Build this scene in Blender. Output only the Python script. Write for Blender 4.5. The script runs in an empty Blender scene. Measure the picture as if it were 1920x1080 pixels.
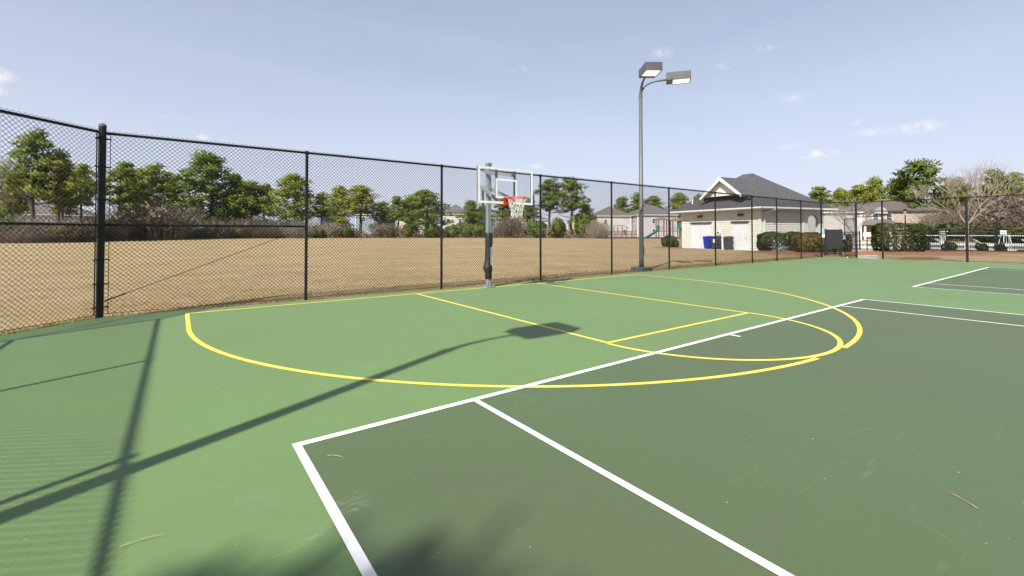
import bpy, bmesh, math, random
import numpy as np
from mathutils import Vector, Matrix

SC = bpy.context.scene
COL = SC.collection
rad = math.radians

# ------------------------------------------------------------------ camera
cam_d = bpy.data.cameras.new('camera')
cam = bpy.data.objects.new('camera', cam_d)
COL.objects.link(cam)
YAW, PITCH = 0.63563, 0.01857
cam.location = (-0.6186, -3.2935, 1.4050)
cam.rotation_euler = (math.pi / 2 + PITCH, 0.0, -YAW)
cam_d.sensor_width = 36.0
cam_d.lens = 847.28 / 1920 * 36.0
cam_d.shift_y = -(540 - 420.1) / 1920
cam_d.clip_start = 0.05
cam_d.clip_end = 6000
SC.camera = cam

# ------------------------------------------------------------------ light
SUN_EL = rad(43.7)
sdx, sdy = -0.909, -0.416            # horizontal direction towards the sun
world = bpy.data.worlds.new('World')
SC.world = world
world.use_nodes = True
wn, wl = world.node_tree.nodes, world.node_tree.links
wn.clear()
sky = wn.new('ShaderNodeTexSky')
sky.sky_type = 'NISHITA'
sky.sun_disc = False
sky.sun_elevation = SUN_EL
sky.sun_rotation = math.atan2(sdx, sdy)
sky.air_density = 1.0
sky.dust_density = 1.6
sky.ozone_density = 1.6
bg = wn.new('ShaderNodeBackground')
bg.inputs['Strength'].default_value = 0.073
wout = wn.new('ShaderNodeOutputWorld')


def wmath(op, a, b=None, c=None, clamp=False):
    n = wn.new('ShaderNodeMath')
    n.operation = op
    n.use_clamp = clamp
    for i, v in enumerate((a, b, c)):
        if v is None:
            continue
        if isinstance(v, (int, float)):
            n.inputs[i].default_value = v
        else:
            wl.new(v, n.inputs[i])
    return n.outputs[0]


tc = wn.new('ShaderNodeTexCoord')
# thin high cloud veil, spread over the whole sky
vm = wn.new('ShaderNodeVectorMath'); vm.operation = 'MULTIPLY'
wl.new(tc.outputs['Generated'], vm.inputs[0]); vm.inputs[1].default_value = (1.2, 1.2, 6.0)
nv = wn.new('ShaderNodeTexNoise'); nv.inputs['Scale'].default_value = 1.6
nv.inputs['Detail'].default_value = 4; nv.inputs['Roughness'].default_value = 0.5
nv.inputs['Distortion'].default_value = 0.5
wl.new(vm.outputs[0], nv.inputs['Vector'])
sep = wn.new('ShaderNodeSeparateXYZ')
wl.new(tc.outputs['Generated'], sep.inputs[0])
low = wmath('POWER', wmath('SUBTRACT', 1.0, sep.outputs['Z'], clamp=True), 2.0)          # thicker towards the horizon all round
veil = wmath('ADD', wmath('MULTIPLY_ADD', nv.outputs['Fac'], 0.20, 0.11), wmath('MULTIPLY', low, 0.68), clamp=True)
# small fair-weather puffs at their bearings
nz = wn.new('ShaderNodeTexNoise'); nz.inputs['Scale'].default_value = 46
nz.inputs['Detail'].default_value = 4; nz.inputs['Roughness'].default_value = 0.6
wl.new(tc.outputs['Generated'], nz.inputs['Vector'])
PUFFS = [((-0.2155, 0.9526, 0.2245), .022, .012, 1.0), ((-0.2162, 0.9569, 0.2040), .019, .009, .8),
         ((0.5687, 0.7479, 0.3424), .019, .007, .45), ((0.7664, 0.5374, 0.3560), .022, .011, .45),
         ((0.9022, 0.3537, 0.2468), .023, .009, .5), ((0.9281, 0.3082, 0.2089), .013, .005, .3),
         ((0.9529, 0.2503, 0.1713), .034, .007, .55), ((0.9655, 0.1976, 0.1716), .030, .009, .95),
         ((0.9439, 0.2700, 0.1903), .016, .005, .4), ((0.9156, 0.3690, 0.1598), .026, .006, .45),
         ((0.9325, 0.3314, 0.1433), .033, .008, .9), ((0.0355, 0.9845, 0.1716), .013, .006, .6),
         ((0.6290, 0.7638, 0.1447), .019, .007, .6), ((0.8594, 0.3847, 0.3368), .016, .006, .35),
         ((0.8341, 0.4516, 0.3168), .020, .007, .3), ((-0.0057, 0.9799, 0.1993), .020, .005, .3),
         # the same kind of puff on the bearings out of view
         ((-0.80, -0.50, 0.26), .04, .012, .8), ((0.30, -0.93, 0.20), .05, .012, .8), ((-0.95, 0.20, 0.22), .04, .01, .7),
         ((0.90, -0.38, 0.19), .04, .01, .8)]
puff = None
for d, wd, ht, amt in PUFFS:
    dv = Vector(d).normalized()
    sc_ = Vector((1 / wd, 1 / wd, 1 / ht))
    ma = wn.new('ShaderNodeVectorMath'); ma.operation = 'MULTIPLY_ADD'
    wl.new(tc.outputs['Generated'], ma.inputs[0])
    ma.inputs[1].default_value = sc_
    ma.inputs[2].default_value = (-dv.x * sc_.x, -dv.y * sc_.y, -dv.z * sc_.z)
    ln_ = wn.new('ShaderNodeVectorMath'); ln_.operation = 'LENGTH'
    wl.new(ma.outputs[0], ln_.inputs[0])
    e = wmath('MULTIPLY_ADD', ln_.outputs['Value'], -amt, amt * 1.25)
    puff = e if puff is None else wmath('MAXIMUM', puff, e)
puff = wmath('MULTIPLY', wmath('MAXIMUM', puff, 0.0), wmath('MULTIPLY_ADD', nz.outputs['Fac'], 5.5, -2.1, clamp=True), clamp=True)
puff = wmath('MULTIPLY', puff, 0.85)
mx = wn.new('ShaderNodeMix'); mx.data_type = 'RGBA'
wl.new(veil, mx.inputs['Factor']); wl.new(sky.outputs[0], mx.inputs[6]); mx.inputs[7].default_value = (5.7, 6.0, 7.2, 1)
mx2 = wn.new('ShaderNodeMix'); mx2.data_type = 'RGBA'
wl.new(puff, mx2.inputs['Factor']); wl.new(mx.outputs[2], mx2.inputs[6]); mx2.inputs[7].default_value = (7.3, 7.2, 7.2, 1)
wl.new(mx2.outputs[2], bg.inputs['Color'])
wl.new(bg.outputs[0], wout.inputs['Surface'])

sun_d = bpy.data.lights.new('sun', 'SUN')
sun_d.energy = 5.0
sun_d.angle = rad(0.53)
sun_d.color = (1.0, 0.95, 0.87)
sun = bpy.data.objects.new('sun', sun_d)
COL.objects.link(sun)
sv = Vector((sdx * math.cos(SUN_EL), sdy * math.cos(SUN_EL), math.sin(SUN_EL)))
sun.rotation_euler = sv.to_track_quat('Z', 'Y').to_euler()
sun.location = (-30, -20, 40)

vs = SC.view_settings
vs.view_transform = 'Standard'
vs.look = 'None'
vs.exposure = 0.9
vs.gamma = 1.0
vs.use_curve_mapping = False

# ------------------------------------------------------------------ materials
MATS = {}
KA = .85                         # common scale of the painted and mineral albedos


def nt(name):
    m = bpy.data.materials.new(name)
    m.use_nodes = True
    n, l = m.node_tree.nodes, m.node_tree.links
    b = n['Principled BSDF']
    return m, n, l, b


def noise(n, l, scale, detail=4, rough=.55, coord='Object', vec=None, dist=0):
    t = n.new('ShaderNodeTexCoord')
    x = n.new('ShaderNodeTexNoise')
    x.inputs['Scale'].default_value = scale
    x.inputs['Detail'].default_value = detail
    x.inputs['Roughness'].default_value = rough
    x.inputs['Distortion'].default_value = dist
    src = t.outputs[coord]
    if vec:
        mp = n.new('ShaderNodeMapping')
        mp.inputs['Scale'].default_value = vec[0]
        mp.inputs['Rotation'].default_value = vec[1]
        l.new(src, mp.inputs[0])
        src = mp.outputs[0]
    l.new(src, x.inputs['Vector'])
    return x.outputs['Fac']


def mth(n, l, op, a, b=None, c=None, clamp=False):
    x = n.new('ShaderNodeMath')
    x.operation = op
    x.use_clamp = clamp
    for i, v in enumerate((a, b, c)):
        if v is None:
            continue
        if isinstance(v, (int, float)):
            x.inputs[i].default_value = v
        else:
            l.new(v, x.inputs[i])
    return x.outputs[0]


def ramp(n, l, fac, lo, hi):
    x = n.new('ShaderNodeMapRange')
    x.inputs['From Min'].default_value = lo
    x.inputs['From Max'].default_value = hi
    l.new(fac, x.inputs['Value'])
    return x.outputs[0]


def mixc(n, l, fac, a, b):
    x = n.new('ShaderNodeMix')
    x.data_type = 'RGBA'
    if isinstance(fac, (int, float)):
        x.inputs['Factor'].default_value = fac
    else:
        l.new(fac, x.inputs['Factor'])
    for s, v in ((6, a), (7, b)):
        if isinstance(v, tuple):
            x.inputs[s].default_value = (*v[:3], 1)
        else:
            l.new(v, x.inputs[s])
    return x.outputs[2]


def bumpit(n, l, b, h, strength, dist=.01):
    x = n.new('ShaderNodeBump')
    x.inputs['Strength'].default_value = strength
    x.inputs['Distance'].default_value = dist
    l.new(h, x.inputs['Height'])
    l.new(x.outputs[0], b.inputs['Normal'])


def mat(name, col, col2=None, rough=.6, scale=6, metal=0, spec=.35, bump=0, bscale=60, lo=.35, hi=.65, bdist=.01, vec=None):
    if name in MATS:
        return MATS[name]
    m, n, l, b = nt(name)
    b.inputs['Roughness'].default_value = rough
    b.inputs['Metallic'].default_value = metal
    b.inputs['Specular IOR Level'].default_value = spec
    if col2 is None:
        col2 = tuple(c * .82 for c in col)
    col, col2 = tuple(c * KA for c in col), tuple(c * KA for c in col2)
    f = ramp(n, l, noise(n, l, scale, vec=vec), lo, hi)
    l.new(mixc(n, l, f, col, col2), b.inputs['Base Color'])
    if bump:
        bumpit(n, l, b, noise(n, l, bscale), bump, bdist)
    MATS[name] = m
    return m


def leafmat(name, c1, c2, c3=None, trans=.38, scale=.5, rough=.6):
    """foliage: diffuse with some light passing through, hue varying by clump and by plant"""
    m, n, l, b = nt(name)
    oi = n.new('ShaderNodeObjectInfo')
    f = ramp(n, l, noise(n, l, scale, 5, .7), .3, .7)
    c = mixc(n, l, f, c1, c2)
    if c3:
        f2 = ramp(n, l, noise(n, l, scale * 5, 3, .7), .5, .75)
        c = mixc(n, l, f2, c, c3)
    hs = n.new('ShaderNodeHueSaturation')
    l.new(c, hs.inputs['Color'])
    l.new(mth(n, l, 'MULTIPLY_ADD', oi.outputs['Random'], .035, .483), hs.inputs['Hue'])
    l.new(mth(n, l, 'MULTIPLY_ADD', oi.outputs['Random'], -.3, 1.12), hs.inputs['Value'])
    l.new(hs.outputs[0], b.inputs['Base Color'])
    b.inputs['Roughness'].default_value = rough
    b.inputs['Specular IOR Level'].default_value = .25
    tr = n.new('ShaderNodeBsdfTranslucent')
    l.new(hs.outputs[0], tr.inputs['Color'])
    ms = n.new('ShaderNodeMixShader')
    ms.inputs[0].default_value = trans
    l.new(b.outputs[0], ms.inputs[1])
    l.new(tr.outputs[0], ms.inputs[2])
    l.new(ms.outputs[0], n['Material Output'].inputs['Surface'])
    MATS[name] = m
    return m


def court_mat(name, base, seed):
    """acrylic sports coating: mottled, finely sanded, with scuffs and a few chalky rubbed patches"""
    m, n, l, b = nt(name)
    big = ramp(n, l, noise(n, l, .22 + seed * .03, 5, .6), .3, .7)
    mid = ramp(n, l, noise(n, l, 1.7, 5, .65, dist=.6), .3, .72)
    fine = noise(n, l, 260, 2, .6)
    c = mixc(n, l, big, tuple(x * 1.05 for x in base), (base[0] * .94, base[1] * .93, base[2] * .96))
    c = mixc(n, l, mth(n, l, 'MULTIPLY', mid, .35), c, (base[0] * 1.10, base[1] * 1.02, base[2] * 1.12))
    c = mixc(n, l, mth(n, l, 'MULTIPLY', ramp(n, l, fine, .35, .75), .16), c, tuple(x * .72 for x in base))
    # long faint ball and shoe scuffs in several directions
    for k, (ang, sc, th) in enumerate(((.5, 1.1, .72), (-.7, .9, .72), (1.4, 1.3, .73), (2.4, .8, .725))):
        s = noise(n, l, sc, 3, .5, vec=((1.2, 17, 1), (0, 0, ang + seed)), dist=1.4)
        s = mth(n, l, 'MULTIPLY', ramp(n, l, s, th - .04, th + .05), .36)
        c = mixc(n, l, s, c, tuple(min(1, x * 1.28 + .03) for x in base))
    for sc, lim, off in ((.55, .006, 0.0), (1.3, .007, .8), (.28, .0035, 1.7)):        # thin curved rub marks, here and there
        rg = mth(n, l, 'ABSOLUTE', mth(n, l, 'SUBTRACT', noise(n, l, sc, 1.5, .4, vec=((1, 1, 1), (0, 0, off + seed)), dist=.4), .5))
        rg = mth(n, l, 'SUBTRACT', 1.0, mth(n, l, 'DIVIDE', rg, lim), clamp=True)
        gate = ramp(n, l, noise(n, l, .9 + off, 3, .6), .54, .66)
        c = mixc(n, l, mth(n, l, 'MULTIPLY', mth(n, l, 'MULTIPLY', rg, gate), .30), c, tuple(min(1, x * 1.5 + .03) for x in base))
    t = n.new('ShaderNodeTexCoord')
    gr = noise(n, l, 20, 6, .8, vec=((.7, 2.6, 1), (0, 0, .25)), dist=.6)
    for px, py, r in ((-.25, -.58, .15), (-.33, -.50, .10), (.108, -.86, .13), (.14, -.95, .08), (-.097, -1.045, .09), (.69, .67, .10), (1.0, 1.4, .10), (13.0, 5.0, .5),
                      (8.1, 4.5, .45), (9.0, -6.0, .3), (5.0, -4.0, .16), (3.9, -3.0, .10)):
        v = n.new('ShaderNodeVectorMath'); v.operation = 'DISTANCE'
        l.new(t.outputs['Object'], v.inputs[0]); v.inputs[1].default_value = (px, py, 0)
        d = mth(n, l, 'SUBTRACT', 1.0, mth(n, l, 'DIVIDE', v.outputs['Value'], r), clamp=True)
        d = mth(n, l, 'MULTIPLY', d, ramp(n, l, gr, .50, .66))
        c = mixc(n, l, mth(n, l, 'MULTIPLY', d, .60, clamp=True), c, (.36, .42, .35))
    br = ramp(n, l, noise(n, l, .33, 4, .6, dist=.8), .42, .70)
    c = mixc(n, l, mth(n, l, 'MULTIPLY', br, .8), c, (base[0] * 1.02, base[1] * .84, base[2] * .98))     # dusty worn areas
    sp = ramp(n, l, noise(n, l, 90, 3, .7), .30, .74)
    c = mixc(n, l, mth(n, l, 'MULTIPLY', sp, .22), c, tuple(x * 1.35 for x in base))
    dk = ramp(n, l, noise(n, l, 5.5, 6, .8, dist=1.0), .60, .78)
    c = mixc(n, l, mth(n, l, 'MULTIPLY', dk, .32), c, tuple(x * .62 for x in base))
    # sparse grit
    g = ramp(n, l, noise(n, l, 34, 1, .3), .80, .82)
    c = mixc(n, l, mth(n, l, 'MULTIPLY', g, .5), c, (.45, .45, .36))
    l.new(c, b.inputs['Base Color'])
    b.inputs['Roughness'].default_value = .56
    b.inputs['Specular IOR Level'].default_value = .42
    h = mth(n, l, 'ADD', fine, mth(n, l, 'MULTIPLY', mid, .4))
    bumpit(n, l, b, h, .25, .004)
    MATS[name] = m
    return m


def ground_mat():
    m, n, l, b = nt('dormant_lawn')
    a = ramp(n, l, noise(n, l, .10, 6, .65), .32, .70)
    bb = ramp(n, l, noise(n, l, .55, 6, .7), .35, .7)
    fine = noise(n, l, 14, 5, .8)
    c = mixc(n, l, a, (.385, .270, .158), (.250, .180, .104))
    c = mixc(n, l, mth(n, l, 'MULTIPLY', bb, .75), c, (.413, .327, .211))
    st = ramp(n, l, noise(n, l, 1.0, 5, .7, vec=((.35, 2.2, 1), (0, 0, -.25))), .48, .70)      # mown, trodden streaks
    c = mixc(n, l, mth(n, l, 'MULTIPLY', st, .45), c, (.202, .146, .084))
    # green shoots coming through
    gn = mth(n, l, 'MULTIPLY', ramp(n, l, noise(n, l, .30, 6, .75), .42, .60), ramp(n, l, noise(n, l, 3, 4, .7), .38, .58))
    c = mixc(n, l, mth(n, l, 'MULTIPLY', gn, .85), c, (.185, .185, .056))
    c = mixc(n, l, mth(n, l, 'MULTIPLY', ramp(n, l, fine, .42, .68), .6), c, (.159, .107, .056))
    l.new(c, b.inputs['Base Color'])
    b.inputs['Roughness'].default_value = .95
    b.inputs['Specular IOR Level'].default_value = .05
    bumpit(n, l, b, mth(n, l, 'ADD', fine, mth(n, l, 'MULTIPLY', noise(n, l, 3, 4, .7), 2.0)), .8, .05)
    MATS['lawn'] = m


OUT = (.103, .176, .061)
INN = (.065, .102, .043)
court_mat('court_green', OUT, 0)
court_mat('court_dark', INN, 1)
ground_mat()


def paint(name, col):
    """line paint: slightly dirty, rubbed thin in places so the court shows through"""
    m, n, l, b = nt(name)
    f = ramp(n, l, noise(n, l, 1.3, 5, .7), .35, .75)
    c = mixc(n, l, mth(n, l, 'MULTIPLY', f, .30), col, tuple(x * .80 for x in col))
    w = ramp(n, l, noise(n, l, 26, 6, .8), .60, .74)
    w2 = ramp(n, l, noise(n, l, .9, 3, .6), .40, .66)
    c = mixc(n, l, mth(n, l, 'MULTIPLY', mth(n, l, 'MULTIPLY', w, w2), .8), c, (.20, .26, .13))
    gsp = ramp(n, l, noise(n, l, 150, 3, .7), .45, .75)
    c = mixc(n, l, mth(n, l, 'MULTIPLY', gsp, .18), c, tuple(x * .55 for x in col))
    l.new(c, b.inputs['Base Color'])
    b.inputs['Roughness'].default_value = .65
    bumpit(n, l, b, noise(n, l, 220), .2, .003)
    MATS[name] = m


paint('white_paint', (.70, .70, .68))
paint('yellow_paint', (.74, .53, .075))
mat('deck_pale', (.62, .60, .57), (.55, .53, .50), rough=.8, scale=.6)
mat('black_vinyl', (.006, .009, .008), (.010, .013, .012), rough=.45, scale=8, spec=.25)
mat('post_vinyl', (.006, .009, .008), (.013, .017, .016), rough=.5, scale=3, spec=.3, bump=.06, bscale=30)
mat('grey_steel', (.20, .225, .225), (.165, .185, .185), rough=.45, scale=4, spec=.4, bump=.04, bscale=40)
mat('pole_grey', (.118, .121, .128), (.095, .098, .105), rough=.45, scale=2.5, spec=.4, bump=.04, bscale=30)
mat('lamp_housing', (.095, .095, .102), (.075, .075, .082), rough=.4, scale=3, spec=.4)
mat('galvanised', (.36, .37, .36), (.27, .28, .27), rough=.45, metal=.5, scale=20)
mat('pad_black', (.014, .014, .016), (.026, .026, .028), rough=.5, scale=6, bump=.3, bscale=18, bdist=.02)
mat('white_coat', (.76, .77, .765), (.70, .71, .705), rough=.4, scale=5)
mat('rim_red', (.62, .035, .018), (.50, .03, .015), rough=.4, scale=9)
mat('net_white', (.72, .70, .64), (.55, .53, .47), rough=.9, scale=30)
mat('rubber_dark', (.03, .032, .034), (.045, .047, .05), rough=.6)
mat('concrete', (.36, .33, .29), (.29, .265, .23), rough=.9, scale=3, bump=.3, bscale=40)
mat('mulch', (.32, .155, .085), (.20, .095, .055), rough=.95, scale=9, bump=1.0, bscale=22, bdist=.06)
mat('siding_cream', (.76, .735, .64), (.71, .685, .59), rough=.7, scale=3, bump=.2, bscale=30)
mat('trim_white', (.78, .78, .76), (.71, .71, .69), rough=.55, scale=4)
mat('door_white', (.80, .80, .80), (.75, .75, .76), rough=.45, scale=3)
mat('shingle', (.030, .030, .033), (.112, .109, .116), rough=.9, scale=6, bump=.8, bscale=12, bdist=.04, vec=((1, 1, 3.2), (0, 0, 0)), lo=.28, hi=.72)
mat('shingle_brown', (.150, .125, .110), (.105, .090, .080), rough=.9, scale=3, bump=.4, bscale=9, bdist=.03, vec=((1, 1, 5), (0, 0, 0)))
mat('shingle_far', (.105, .10, .105), (.145, .135, .135), rough=.9, scale=3, bump=.4, bscale=9, bdist=.03, vec=((1, 1, 5), (0, 0, 0)))
mat('vinyl_pale', (.53, .52, .505), (.49, .48, .465), rough=.7, scale=1.2)
mat('vinyl_cream', (.56, .50, .42), (.52, .46, .385), rough=.7, scale=1.2)
mat('vinyl_wing', (.43, .41, .395), (.40, .38, .365), rough=.7, scale=1.2)
mat('vinyl_blue', (.25, .30, .36), (.22, .265, .32), rough=.7, scale=1.2)
mat('vinyl_tan', (.47, .385, .335), (.43, .355, .305), rough=.7, scale=1.2)
mat('vinyl_lilac', (.49, .46, .475), (.45, .42, .435), rough=.7, scale=1.2)
mat('bin_blue', (.012, .030, .40), (.010, .024, .32), rough=.45)
mat('bin_grey', (.040, .043, .045), (.055, .058, .06), rough=.5)
mat('slide_green', (.0, .26, .17), (.0, .21, .135), rough=.35)
mat('play_brown', (.13, .062, .045), (.10, .05, .036), rough=.5)
mat('play_red', (.22, .035, .028), (.17, .03, .024), rough=.5)
mat('play_roof', (.24, .155, .12), (.20, .13, .10), rough=.6)
mat('timber_dark', (.035, .030, .027), (.05, .042, .038), rough=.85, scale=6)
mat('timber_brown', (.23, .145, .105), (.17, .11, .08), rough=.85, scale=6)
mat('timber_pink', (.30, .22, .19), (.24, .175, .15), rough=.85, scale=6)
mat('board_black', (.022, .023, .027), (.032, .033, .038), rough=.6, scale=9)
mat('bark', (.115, .080, .058), (.060, .043, .033), rough=.95, scale=4, bump=.8, bscale=9, bdist=.05, vec=((2, 2, .4), (0, 0, 0)))
mat('bark_pale', (.36, .305, .24), (.25, .21, .165), rough=.9, scale=3, bump=.3, bscale=12)
mat('twig_brown', (.235, .190, .145), (.155, .125, .095), rough=.95, scale=.8)
mat('twig_grey', (.36, .315, .26), (.27, .235, .19), rough=.95, scale=.8)
mat('tennis_yellow', (.72, .80, .06), (.62, .70, .05), rough=.95, scale=40)
mat('dry_needle', (.46, .33, .17), (.36, .24, .11), rough=.8, scale=30)
mat('latch_teal', (.30, .46, .45), (.24, .38, .37), rough=.5)
mat('sign_white', (.80, .80, .80), (.74, .74, .74), rough=.5)
mat('brick_red', (.30, .105, .07), (.24, .085, .06), rough=.9)
leafmat('pine_needles', (.172, .228, .036), (.238, .272, .050), (.110, .150, .027), trans=.48)
leafmat('pine_bright', (.215, .280, .040), (.290, .318, .055), (.140, .190, .032), trans=.48)
leafmat('shrub_green', (.150, .215, .034), (.205, .250, .045), (.090, .135, .024), trans=.45)
leafmat('hedge_dark', (.055, .085, .018), (.095, .115, .028), (.14, .13, .035), scale=1.6)
leafmat('hedge_gold', (.215, .160, .032), (.130, .120, .028), (.30, .19, .04), scale=1.4)
leafmat('brush_brown', (.185, .148, .100), (.235, .190, .130), (.120, .130, .050), trans=.2)
leafmat('brush_rose', (.245, .175, .145), (.205, .155, .125), (.15, .125, .075), trans=.2)
leafmat('grass_dry', (.38, .26, .125), (.30, .21, .095), (.13, .15, .04), trans=.2, scale=.7)
leafmat('grass_green', (.20, .22, .06), (.28, .25, .08), (.36, .27, .12), trans=.2, scale=.9)


def glass_mat():
    m, n, l, b = nt('backboard_glass')
    tr = n.new('ShaderNodeBsdfTransparent'); tr.inputs['Color'].default_value = (.975, .985, .985, 1)
    gl = n.new('ShaderNodeBsdfGlossy'); gl.inputs['Roughness'].default_value = .02
    fr = n.new('ShaderNodeFresnel'); fr.inputs['IOR'].default_value = 1.45
    ms = n.new('ShaderNodeMixShader')
    l.new(fr.outputs[0], ms.inputs[0]); l.new(tr.outputs[0], ms.inputs[1]); l.new(gl.outputs[0], ms.inputs[2])
    l.new(ms.outputs[0], n['Material Output'].inputs['Surface'])
    MATS['glass'] = m
    m, n, l, b = nt('window_glass')
    b.inputs['Base Color'].default_value = (.05, .065, .08, 1)
    b.inputs['Roughness'].default_value = .08
    b.inputs['Specular IOR Level'].default_value = .7
    MATS['pane'] = m
    m, n, l, b = nt('pool_water')
    f = noise(n, l, 3, 3)
    l.new(mixc(n, l, f, (.05, .32, .38), (.07, .38, .43)), b.inputs['Base Color'])
    b.inputs['Roughness'].default_value = .06
    bumpit(n, l, b, noise(n, l, 6, 3), .15, .02)
    MATS['water'] = m
    m, n, l, b = nt('lit_lens')
    b.inputs['Base Color'].default_value = (.8, .78, .7, 1)
    b.inputs['Emission Color'].default_value = (1, .95, .80, 1)
    b.inputs['Emission Strength'].default_value = .60
    MATS['lens'] = m
    m, n, l, b = nt('lamp_glass')
    b.inputs['Base Color'].default_value = (.26, .27, .29, 1)
    b.inputs['Roughness'].default_value = .2
    MATS['lampglass'] = m


glass_mat()

# ------------------------------------------------------------------ mesh helpers


class MB:
    def __init__(self):
        self.v = []
        self.f = []

    def add(self, vs, fs):
        o = len(self.v)
        self.v += [tuple(p) for p in vs]
        self.f += [tuple(i + o for i in f) for f in fs]
        return self

    def box(self, x0, x1, y0, y1, z0, z1):
        return self.add([(x0, y0, z0), (x1, y0, z0), (x1, y1, z0), (x0, y1, z0), (x0, y0, z1), (x1, y0, z1), (x1, y1, z1), (x0, y1, z1)],
                        [(0, 3, 2, 1), (4, 5, 6, 7), (0, 1, 5, 4), (1, 2, 6, 5), (2, 3, 7, 6), (3, 0, 4, 7)])

    def bar(self, a, b, w, h=None, up=(0, 0, 1)):
        """box beam from a to b, w wide and h deep"""
        h = h or w
        a, b = Vector(a), Vector(b)
        d = (b - a).normalized()
        u = Vector(up)
        if abs(d.dot(u)) > .99:
            u = Vector((1, 0, 0))
        s = d.cross(u).normalized() * (w / 2)
        t = s.normalized().cross(d).normalized() * (h / 2)
        vs = [p + i * s + j * t for p in (a, b) for i, j in ((-1, -1), (1, -1), (1, 1), (-1, 1))]
        return self.add(vs, [(0, 1, 2, 3), (7, 6, 5, 4), (0, 4, 5, 1), (1, 5, 6, 2), (2, 6, 7, 3), (3, 7, 4, 0)])

    def tube(self, pts, r, n=8, caps=True):
        pts = [Vector(p) for p in pts]
        rs = r if isinstance(r, (list, tuple)) else [r] * len(pts)
        vs, fs = [], []
        prev = None
        for i, p in enumerate(pts):
            d = (pts[min(i + 1, len(pts) - 1)] - pts[max(i - 1, 0)]).normalized()
            if prev is None:
                u = Vector((0, 0, 1)) if abs(d.z) < .9 else Vector((1, 0, 0))
                s = d.cross(u).normalized()
            else:
                s = (prev - d * prev.dot(d)).normalized()
            prev = s
            t = d.cross(s)
            for k in range(n):
                a = 2 * math.pi * k / n
                vs.append(p + (s * math.cos(a) + t * math.sin(a)) * rs[i])
        for i in range(len(pts) - 1):
            for k in range(n):
                fs.append((i * n + k, i * n + (k + 1) % n, (i + 1) * n + (k + 1) % n, (i + 1) * n + k))
        if caps:
            fs.append(tuple(range(n - 1, -1, -1)))
            fs.append(tuple((len(pts) - 1) * n + k for k in range(n)))
        return self.add(vs, fs)

    def rings(self, rings, caps=True):
        """loft closed rings of equal count"""
        n = len(rings[0])
        vs = [p for r in rings for p in r]
        fs = [(i * n + k, i * n + (k + 1) % n, (i + 1) * n + (k + 1) % n, (i + 1) * n + k) for i in range(len(rings) - 1) for k in range(n)]
        if caps:
            fs.append(tuple(range(n - 1, -1, -1)))
            fs.append(tuple((len(rings) - 1) * n + k for k in range(n)))
        return self.add(vs, fs)

    def poly(self, pts, z0, z1):
        """vertical prism over an outline"""
        n = len(pts)
        vs = [(x, y, z0) for x, y in pts] + [(x, y, z1) for x, y in pts]
        fs = [tuple(range(n - 1, -1, -1)), tuple(range(n, 2 * n))] + [(i, (i + 1) % n, (i + 1) % n + n, i + n) for i in range(n)]
        return self.add(vs, fs)

    def sheet(self, pts, z=0):
        return self.add([(x, y, z) for x, y in pts], [tuple(range(len(pts)))])

    def mesh(self, name):
        me = bpy.data.meshes.new(name)
        me.from_pydata(self.v, [], self.f)
        me.update()
        return me

    def build(self, name, m, parent=None, smooth=False, bevel=0):
        me = self.mesh(name)
        if smooth:
            me.polygons.foreach_set('use_smooth', [True] * len(me.polygons))
        return link(name, me, m, parent, bevel)


def link(name, me, m, parent=None, bevel=0):
    if m is not None and not me.materials:
        me.materials.append(MATS[m] if isinstance(m, str) else m)
    o = bpy.data.objects.new(name, me)
    COL.objects.link(o)
    if parent is not None:
        o.parent = parent
    if bevel:
        b = o.modifiers.new('bevel', 'BEVEL')
        b.width = bevel
        b.segments = 2
        b.limit_method = 'ANGLE'
    return o


def tag(o, label, cat, group=None):
    o['label'] = label
    o['category'] = cat
    if group:
        o['group'] = group
    return o


def thing(name, label, cat, loc=(0, 0, 0), rz=0, group=None):
    o = bpy.data.objects.new(name, None)
    o.empty_display_size = .2
    COL.objects.link(o)
    o.location = loc
    o.rotation_euler = (0, 0, rz)
    return tag(o, label, cat, group)


def struct(o):
    o['kind'] = 'structure'
    return o


def quad_cloud(name, cen, ax, ay):
    """mesh of separate quads: centres and two half axes each (n,3)"""
    n = len(cen)
    v = np.stack([cen - ax - ay, cen + ax - ay, cen + ax + ay, cen - ax + ay], 1).reshape(-1, 3)
    me = bpy.data.meshes.new(name)
    me.vertices.add(4 * n)
    me.vertices.foreach_set('co', v.astype(np.float32).ravel())
    me.loops.add(4 * n)
    me.loops.foreach_set('vertex_index', np.arange(4 * n, dtype=np.int32))
    me.polygons.add(n)
    me.polygons.foreach_set('loop_start', np.arange(0, 4 * n, 4, dtype=np.int32))
    me.update(calc_edges=True)
    me.validate()
    return me


def unit(a):
    return a / (np.linalg.norm(a, axis=1, keepdims=True) + 1e-9)


def leaves(name, cen, out, rng, length, width, nrm=None):
    """leaf or needle-spray quads round given centres, roughly pointing along out"""
    n = len(cen)
    d = unit(out + rng.normal(0, .55, (n, 3)))
    s = unit(np.cross(d, rng.normal(0, 1, (n, 3))))
    L = (length * rng.uniform(.6, 1.4, (n, 1))) / 2
    Wd = (width * rng.uniform(.6, 1.4, (n, 1))) / 2
    if nrm is not None:                     # leaf faces turned outward
        s = s * np.where((np.cross(d, s) * nrm).sum(1, keepdims=True) < 0, -1.0, 1.0)
    me = quad_cloud(name, cen, d * L, s * Wd)
    if nrm is not None:                     # soft shading over each clump
        me.normals_split_custom_set(np.repeat(unit(nrm + rng.normal(0, .25, nrm.shape)), 4, axis=0).tolist())
    return me


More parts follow.
